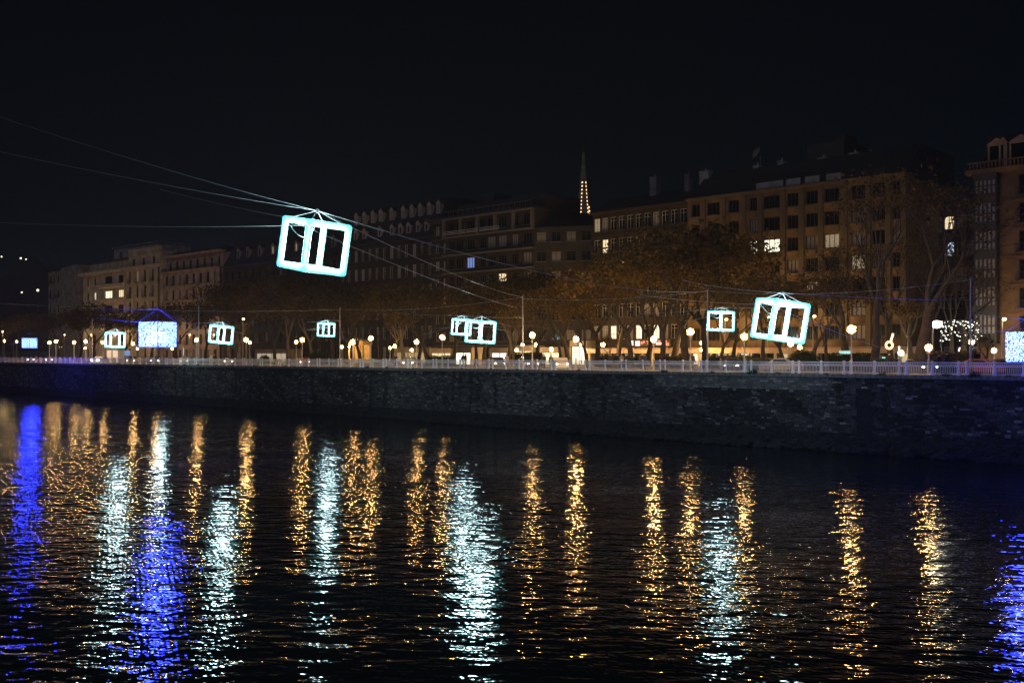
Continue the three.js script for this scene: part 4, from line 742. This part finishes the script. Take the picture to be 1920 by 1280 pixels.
const cubes = {
  big: glowCube(589, 461, 33, 0.57, 0.15, 'largest glowing cyan cube frame, hung highest and tilted, left of the middle'),
  right: glowCube(1463, 601, 42, 0.52, 0.15, 'tilted glowing cyan cube frame, largest of those on the right'),
  small: glowCube(1352, 602, 85, 0.785, 0.03, 'smaller level cyan cube frame left of the large tilted one on the right'),
  pairA: glowCube(901, 622, 75, 0.74, 0.06, 'lower and larger of the two overlapping cyan cubes at the middle'),
  pairB: glowCube(865, 613, 102, 0.32, 0.07, 'higher and smaller of the two overlapping cyan cubes at the middle'),
  mid: glowCube(611, 618, 122, 0.44, 0.04, 'small distant cyan cube frame directly below the largest cube'),
  left: glowCube(414, 627, 93, 0.52, 0.1, 'tilted cyan cube frame right of the larger blue cube'),
  kiosk: glowCube(215, 637, 108, 0.34, 0.04, 'cyan cube frame directly above the pale kiosk'),
  behind: glowCube(297, 632, 160, 0.5, 0.02, 'distant cyan cube glowing through the larger blue cube'),
};
function blueCube(px, py, depth, yaw, a, label, sd) {
  const keep = seed; seed = sd;
  const c = at(px, py, depth), g = thing('blue_cube', label, 'light cube', c, 0, 'blue cubes hung over the river'), h = a / 2, f = [];
  g.rotation.y = yaw + Math.atan2(-c.x, -c.z) + Math.PI;
  for (let ax = 0; ax < 3; ax++) for (const u of [-h, h]) for (const v of [-h, h]) f.push(ax === 0 ? bx(-h, h, u - 0.02, u + 0.02, v - 0.02, v + 0.02) : ax === 1 ? bx(u - 0.02, u + 0.02, -h, h, v - 0.02, v + 0.02) : bx(u - 0.02, u + 0.02, v - 0.02, v + 0.02, -h, h));
  part('frame', f, MAT.greyMetal, g);
  const n = 17, pos = [];
  for (let face = 0; face < 4; face++) for (let i = 0; i < n; i++) for (let j = 0; j < n; j++) {
    if (rnd() < 0.12 + 0.3 * Math.max(0, Math.sin(i * 0.9 + face) * Math.sin(j * 0.7 + i))) continue; const u = -h + a * (i + 0.5) / n + rr(-0.02, 0.02), v = -h + a * (j + 0.5) / n + rr(-0.03, 0.03), w = h + rr(-0.02, 0.04);
    pos.push(face === 0 ? [u, v, w] : face === 1 ? [u, v, -w] : face === 2 ? [w, v, u] : [-w, v, u]);
  }
  const im = new THREE.InstancedMesh(new THREE.OctahedronGeometry(0.036), glow(0.08 * BLUE_L, 0.14 * BLUE_L, 1.0 * BLUE_L), pos.length), m4 = new THREE.Matrix4();
  pos.forEach((p, i) => im.setMatrixAt(i, m4.makeTranslation(...p))); im.name = 'led_curtain'; im.userData.kind = 'stuff'; g.add(im);
  const hook = V(0, h + 0.95, 0); for (const u of [-h, h]) for (const v of [-h, h]) part('hanging_wire', rod(V(u, h, v), hook, 0.008, 4), MAT.cable, g);
  const l = new THREE.PointLight(rgb(0.014, 0.022, 1), BLUE_I); l.name = 'cube_light'; l.castShadow = true; l.shadow.radius = 42; g.add(l);
  seed = keep; g.updateMatrix(); return { c, hook: hook.applyMatrix4(g.matrix), corner: (x, y, z) => V(x * h, y * h, z * h).applyMatrix4(g.matrix) };
}
const blue = { big: blueCube(295, 627, 73, 0.785, 1.84, 'larger blue-white cube of tiny lights hanging at the left', 1), far: blueCube(54.5, 643, 190, 0.785, 1.84, 'small distant blue-white cube of tiny lights near the left edge', 2), edge: blueCube(1931, 650, 61, 0.785, 1.84, 'blue-white cube of tiny lights cut off by the right edge', 3) };

cable(near(20, 14.2), cubes.big.hook, 0.25, 'upper cable from the left edge to the hook of the largest cyan cube', 0.0095);
cable(near(42, 18.3), cubes.big.hook, 0.5, 'second cable from the left edge to the hook of the largest cyan cube', 0.0095);
cable(near(60, 16.6), cubes.big.corner(-1, 1, 1), 1.0, 'sagging cable from the left edge to the upper left corner of the largest cyan cube', 0.0095);
cable(at(300, 355, 50), cubes.big.corner(-1, 1, -1), 0.1, 'faint rising cable behind the largest cyan cube, from its far upper corner');
cable(cubes.big.hook, mastTop(980, 557), 0.4, 'long cable falling from the hook of the largest cube to a mast near the middle');
cable(cubes.big.hook, mastTop(1327, 545), 1.0, 'long shallow cable from the hook of the largest cube to the mast on the right');
cable(cubes.big.corner(1, 1, 1), at(962, 575, 110), 0.25, 'steep cable from the right corner of the largest cube down to a leaning trunk');
cable(near(90, 14.4), mastTop(637, 580), 1.4, 'low faint cable across the left part below the largest cube');
cable(mastTop(637, 580), mastTop(980, 557), 0.6, 'faint cable joining two masts left of the middle');
cable(mastTop(980, 560), mastTop(1327, 546), 0.4, 'faint cable joining two masts at the middle');
cable(mastTop(1327, 545), mastTop(1821, 524), 0.7, 'faint violet cable joining the two masts on the right');
cable(at(1280, 525, 70), cubes.right.hook, 0.12, 'cable from the trees down to the hook of the large tilted right cube');
cable(at(1200, 552, 80), cubes.right.corner(-1, 1, 1), 0.15, 'cable from the left to the upper corner of the large tilted right cube');
cable(cubes.right.hook, mastTop(1821, 562), 0.1, 'level cable from the hook of the large tilted right cube to the mast');
cable(cubes.right.corner(1, 1, 1), at(1648, 650, 78), 0.1, 'steep cable from the right corner of the large tilted right cube down to a tree');
cable(at(1200, 588, 92), cubes.small.hook, 0.1, 'short level cable left of the smaller right cube');
cable(cubes.small.hook, at(1440, 574, 70), 0.1, 'short cable right of the smaller right cube');
cable(at(1280, 602, 92), cubes.small.corner(-1, 1, 1), 0.1, 'slanting cable to the left corner of the smaller right cube');
cable(at(740, 586, 110), cubes.pairB.hook, 0.1, 'level cable left of the paired cyan cubes');
cable(cubes.pairB.hook, mastTop(980, 595), 0.1, 'cable passing behind the paired cyan cubes to a mast');
cable(cubes.pairA.hook, at(958, 611, 104), 0.1, 'cable from the hook of the paired cubes down to the leaning trunk');
cable(cubes.pairA.corner(1, 1, 1), at(958, 622, 104), 0.05, 'lower cable from the paired cubes down to the leaning trunk');
cable(at(795, 627, 112), cubes.pairB.corner(-1, 1, 1), 0.1, 'slanting cable up to the left corner of the paired cubes');
cable(at(575, 604, 124), cubes.mid.hook, 0.05, 'short cable left of the small distant cyan cube');
cable(cubes.mid.hook, mastTop(637, 601), 0.02, 'short cable from the small distant cyan cube to its mast');
cable(at(575, 618, 124), cubes.mid.corner(-1, 0.4, 1), 0.05, 'low slanting cable left of the small distant cyan cube');
cable(blue.big.hook, at(395, 624, 90), 0.1, 'blue-lit cable falling from the larger blue cube toward the tilted cyan cube', 0.009);
cable(at(170, 565, 50), blue.big.hook, 0.1, 'blue-lit cable rising left of the larger blue cube', 0.009);
cable(at(190, 582, 70), blue.big.hook, 0.05, 'level blue-lit cable left of the larger blue cube', 0.009);
cable(blue.big.corner(1, 1, -1), at(380, 624, 88), 0.1, 'lower blue-lit cable right of the larger blue cube', 0.009);
cable(at(180, 595, 72), blue.big.corner(-1, 1, 1), 0.1, 'blue-lit cable to the upper left corner of the larger blue cube', 0.009);
cable(at(340, 606, 95), cubes.left.hook, 0.05, 'short level cable left of the tilted left cyan cube');
cable(cubes.left.corner(1, 1, 1), at(455, 625, 100), 0.03, 'short cable from the tilted left cyan cube to the pale trunks');
cable(at(150, 622, 112), cubes.kiosk.corner(-1, 1, 1), 0.05, 'short cable left of the cyan cube above the kiosk');
cable(at(20, 645, 190), blue.far.corner(-1, 0.5, 1), 0.05, 'short cable left of the small distant blue cube');
cable(at(1820, 588, 66), at(1990, 602, 58), 0.05, 'upper blue-lit cable at the right edge');
cable(at(1842, 619, 66), blue.edge.corner(-1, 1, 1), 0.03, 'lower blue-lit cable at the right edge');

// ---------------------------------------------------------------- people
function figure(stride) {
  const N = 56, R = 1.0, y0 = 0.92, J = (x, y, z) => V(x, y, z);
  const hip = [J(-0.1, 0.92, 0), J(0.1, 0.92, 0)], knee = [J(-0.1, 0.5, stride * 0.5), J(0.1, 0.5, -stride * 0.25)], foot = [J(-0.1, 0.07, stride), J(0.1, 0.07, -stride)];
  const sh = [J(-0.19, 1.43, 0), J(0.19, 1.43, 0)], el = [J(-0.26, 1.15, -stride * 0.3), J(0.26, 1.15, stride * 0.2)], hd = [J(-0.25, 0.9, -stride * 0.2 + 0.06), J(0.25, 0.9, stride * 0.5 + 0.05)];
  const legs = [], torso = [], skin = [];
  for (const i of [0, 1]) { legs.push([hip[i], knee[i], 0.09, 0.062], [knee[i], foot[i], 0.062, 0.045], [foot[i], foot[i].clone().add(V(0, -0.03, 0.15)), 0.045, 0.035]); torso.push([sh[i], el[i], 0.058, 0.048], [el[i], hd[i], 0.048, 0.036]); skin.push([hd[i], hd[i].clone().add(V(0, -0.1, 0.02)), 0.035, 0.025], [hd[i].clone().add(V(0, -0.03, 0.03)), hd[i].clone().add(V(0, -0.09, 0.06)), 0.014, 0.01]); }
  legs.push([hip[0], hip[1], 0.1, 0.1]); torso.push([J(0, 0.98, 0), J(0, 1.36, 0), 0.15, 0.15], [sh[0], sh[1], 0.085, 0.085], [J(0, 1.4, 0), J(0, 1.52, 0), 0.065, 0.055]);
  skin.push([J(0, 1.45, 0), J(0, 1.58, 0.01), 0.052, 0.05], [J(0, 1.64, 0.01), J(0, 1.69, 0.005), 0.085, 0.095], [J(0, 1.6, 0.05), J(0, 1.63, 0.06), 0.05, 0.05], [J(0, 1.645, 0.1), J(0, 1.63, 0.115), 0.013, 0.015]);
  const mesh = (bones, grow, k) => {
    const mc = new MarchingCubes(N, undefined, false, false, 60000); mc.isolation = 0;
    for (let z = 0; z < N; z++) for (let y = 0; y < N; y++) for (let x = 0; x < N; x++) {
      const p = V((x - N / 2) / (N / 2) * R, (y - N / 2) / (N / 2) * R + y0, (z - N / 2) / (N / 2) * R); let s = 0;
      for (const [a, b, ra, rb] of bones) { const ab = b.clone().sub(a), t = Math.max(0, Math.min(1, p.clone().sub(a).dot(ab) / ab.lengthSq())), d = p.distanceTo(a.clone().addScaledVector(ab, t)) - (ra + (rb - ra) * t) - grow; s += Math.exp(-d * k); }
      mc.field[x + y * N + z * N * N] = Math.log(Math.max(s, 1e-30)) / k;
    }
    mc.update();
    const g = new THREE.BufferGeometry(), n = mc.count, p = mc.positionArray.slice(0, n * 3), q = mc.normalArray.slice(0, n * 3);
    for (let i = 0; i < n; i++) { p[i * 3] *= R; p[i * 3 + 1] = p[i * 3 + 1] * R + y0; p[i * 3 + 2] *= R; }
    g.setAttribute('position', new THREE.BufferAttribute(p, 3)); g.setAttribute('normal', new THREE.BufferAttribute(q, 3)); return g;
  };
  const all = [...legs, ...torso, ...skin];
  return { body: mesh(all, -0.004, 60), coat: mesh(torso.concat([[J(0, 0.85, 0), J(0, 1.0, 0), 0.165, 0.16]]), 0.022, 40), trousers: mesh(legs, 0.014, 50), hair: new THREE.SphereGeometry(0.112, 14, 10, 0, 6.3, 0, 1.75).rotateX(-0.35).translate(0, 1.685, -0.012) };
}
const FIG = [figure(0.04), figure(0.26)], skinM = std(0.45, 0.28, 0.2, 0.6), coats = [std(0.015, 0.015, 0.018, 0.9), std(0.05, 0.045, 0.04, 0.9), std(0.12, 0.06, 0.03, 0.9), std(0.03, 0.04, 0.08, 0.9), std(0.3, 0.26, 0.22, 0.9)], jean = std(0.02, 0.025, 0.04, 0.9), hairM = std(0.02, 0.014, 0.01, 0.8);
[[1668, 3.2, 1, 0, 0.3, 1.06, 'person in dark clothes walking at the railing left of the twisted trunk'], [1761, 2.6, 1, 0, 1.57, 1.0, 'shorter of two dark-coated walkers before the orange-lit hedge'], [1776, 2.4, 1, 0, 1.57, 1.08, 'taller of two dark-coated walkers before the orange-lit hedge'],
  [1020, 4.5, 0, 0, 0, 1, 'dark figure at the railing left of the tree behind the middle globe lamp'], [1033, 4.5, 1, 1, -1.5, 0.98, 'brown-coated figure beside the dark one behind the railing at the middle'], [1146, 17, 0, 1, 0.5, 1, 'person in a brown coat at the left of the group before the dark hedge'], [1156, 17.5, 0, 0, -0.7, 1.04, 'person in black in the middle of the group before the dark hedge'], [1166, 17, 0, 4, 0.2, 0.98, 'person in a pale coat in the group before the dark hedge'], [1176, 17.4, 1, 0, 2, 1.02, 'person in black walking at the right of the group before the dark hedge'], [1202, 17, 0, 2, 0, 1.05, 'person in a rust-orange coat right of the group, under a tree'],
  [868, 18, 1, 0, 1.5, 1, 'left of two silhouettes before the glaring white shop entrance'], [873, 18.6, 0, 0, -0.4, 1.05, 'right of two silhouettes before the glaring white shop entrance'], [950, 5, 1, 4, 1.57, 1.0, 'person in a pale coat behind the railing left of the leaning trunk'], [1299, 4, 1, 0, 1.57, 1.04, 'dark figure passing the railing right of a tall globe lamp'], [1208, 4.2, 0, 3, 0.4, 1, 'person in a blue coat by the railing below the red sign'],
  [396, 4, 0, 4, 0.3, 1, 'pale-clothed person behind the railing left of the tilted left cyan cube'], [402, 4.4, 1, 0, 1.2, 1.02, 'dark-clothed person beside the pale one behind the railing at the left'], [742, 5, 0, 0, 0.2, 1, 'dark figure below two small garden globe lamps']].forEach(([px, t, f, c, turn, s, label]) => {
  const g = FIG[f], o = thing('person', label, 'person', P(Xat(px, t), t, t > 6 && t < 16 ? TOP - 0.13 : TOP), BA + turn); o.scale.setScalar(s);
  const b = part('body', g.body, skinM, o); part('coat', g.coat, coats[c], o); part('trousers', g.trousers, jean, o); part('hair', g.hair, hairM, o);
});

// ---------------------------------------------------------------- cars
const carGeo = (() => {
  const body = new THREE.Shape([[-2.05, 0.32], [-2.1, 0.62], [-1.98, 0.86], [-1.0, 0.95], [-0.35, 1.4], [0.95, 1.43], [1.75, 1.0], [2.06, 0.93], [2.1, 0.5], [2.02, 0.3]].map(([x, y]) => new THREE.Vector2(x, y)));
  const ex = (s, d, b) => new THREE.ExtrudeGeometry(s, { depth: d, bevelEnabled: true, bevelSize: b, bevelThickness: b, bevelSegments: 2 }).translate(0, 0, -d / 2);
  const side = new THREE.Shape([[-0.78, 0.98], [-0.3, 1.33], [0.9, 1.36], [1.35, 1.02]].map(([x, y]) => new THREE.Vector2(x, y)));
  const sw = new THREE.ExtrudeGeometry(side, { depth: 0.012, bevelEnabled: false });
  const q = (pts) => { const g = new THREE.BufferGeometry(); g.setAttribute('position', new THREE.BufferAttribute(new Float32Array(pts.flat()), 3)); g.setIndex([0, 1, 2, 0, 2, 3]); g.computeVertexNormals(); return g; };
  return { body: ex(body, 1.6, 0.08), side: [sw.clone().translate(0, 0, 0.885), sw.clone().translate(0, 0, -0.897)], wind: q([[-1.04, 0.99, -0.72], [-1.04, 0.99, 0.72], [-0.43, 1.43, 0.62], [-0.43, 1.43, -0.62]]), rear: q([[1.8, 1.09, 0.7], [1.8, 1.09, -0.7], [1.1, 1.46, -0.6], [1.1, 1.46, 0.6]]), tyre: new THREE.TorusGeometry(0.25, 0.085, 8, 18), rim: new THREE.CylinderGeometry(0.18, 0.18, 0.14, 12).rotateX(Math.PI / 2), head: new THREE.SphereGeometry(0.13, 10, 8).scale(0.5, 0.8, 1.3), tail: box(0.06, 0.14, 0.3) };
})();
const headM = glow(40, 37, 33, 0.8), headGlare = glow(420, 400, 360, 0.8), tailM = glow(1.6, 0.08, 0.04, 0.3), signal = glow(2.2, 0.6, 0.12, 0.3), carPaints = [[0.03, 0.03, 0.035], [0.25, 0.25, 0.26], [0.2, 0.02, 0.02], [0.6, 0.6, 0.6], [0.02, 0.03, 0.1]].map((c) => new THREE.MeshPhysicalMaterial({ color: rgb(...c), roughness: 0.3, clearcoat: 1, clearcoatRoughness: 0.05 })), headOff = std(0.5, 0.5, 0.5, 0.2);
function car(px, t, turn, paint, label, lights, extra) {
  const c = thing('car', label, 'car', P(Xat(px, t), t, TOP - 0.13), BA + turn, 'cars on the riverside road');
  part('body', carGeo.body, carPaints[paint], c); part('side_window', carGeo.side[0], MAT.glass, c); part('side_window', carGeo.side[1], MAT.glass, c); part('windscreen', carGeo.wind, MAT.glass, c); part('rear_window', carGeo.rear, MAT.glass, c);
  for (const x of [-1.3, 1.3]) for (const z of [-0.8, 0.8]) { const w = part('wheel', carGeo.tyre, MAT.rubber, c); w.position.set(x, 0.335, z); part('rim', carGeo.rim, MAT.chrome, w); }
  for (const z of [-0.62, 0.62]) { const hl = part('headlight', carGeo.head, lights === 3 ? headGlare : lights ? headM : headOff, c); hl.position.set(-2.1, 0.68, z); if (lights === 3) hl.scale.setScalar(1.5); part('tail_light', carGeo.tail, lights === 2 ? signal : tailM, c).position.set(2.15, 0.75, z); }
  if (extra) { part('roof_sign', [box(0.22, 0.12, 0.5, 0.2, 1.54, 0)], glow(0.3, 1.1, 0.9), c); }
}
// turned so that the nose (minus x) points up- or downstream; those coming this way show their headlights
[[60, 9, 2.6, 0, 'dark car with headlights below the small distant blue cube', 1], [94, 9, 2.6, 1, 'grey car with headlights behind the railing left of the glaring headlights', 1], [187, 8, 2.2, 3, 'white car with glaring headlights left of the pale kiosk', 3], [246, 9, 2.6, 0, 'dark car with headlights under the left side of the larger blue cube', 1], [291, 9, 2.6, 4, 'blue car with headlights directly under the larger blue cube', 1], [348, 9, 2.5, 1, 'grey car with headlights right of the slim cyan panel', 1], [428, 9, 2.6, 0, 'dark car below the tilted left cyan cube', 1], [569, 9, 2.6, 2, 'red car with headlights before the dome-shaped bush', 1], [768, 9, 2.3, 1, 'grey car with bright headlights below the left garden lamps', 1], [930, 9, 2.6, 0, 'dark car with small headlights right of the paired cubes', 1], [990, 9, 2.6, 4, 'blue car with headlights behind the railing at the middle', 1], [1050, 9, 2.4, 3, 'white car with one headlight over the railing at the middle', 1], [1368, 9, 2.2, 0, 'dark car with bright headlights below the smaller right cube', 1], [1465, 12, 0, 1, 'grey car passing below the large tilted right cube', 0], [1655, 12, 0, 0, 'black taxi behind the railing at the twisted trunk', 0, true], [1728, 8, 2.3, 0, 'dark car with headlights below the glaring street light', 1], [1845, 12, 3.14, 2, 'red car with orange lights behind the railing at the right', 2], [1895, 12, 3.14, 0, 'dark car with orange lights below the blue cube at the right edge', 2]].forEach((a) => car(...a));
{ // the one dazzling pair of headlights lights the railing too
  const p = P(Xat(187, 6.2), 6.2, TOP + 0.6), l = new THREE.PointLight(rgb(1, 0.95, 0.85), 30); l.position.copy(p); l.shadow.radius = 6; l.name = 'headlight_light'; scene.add(l);
}

shade(scene);
renderer.render(scene, camera);
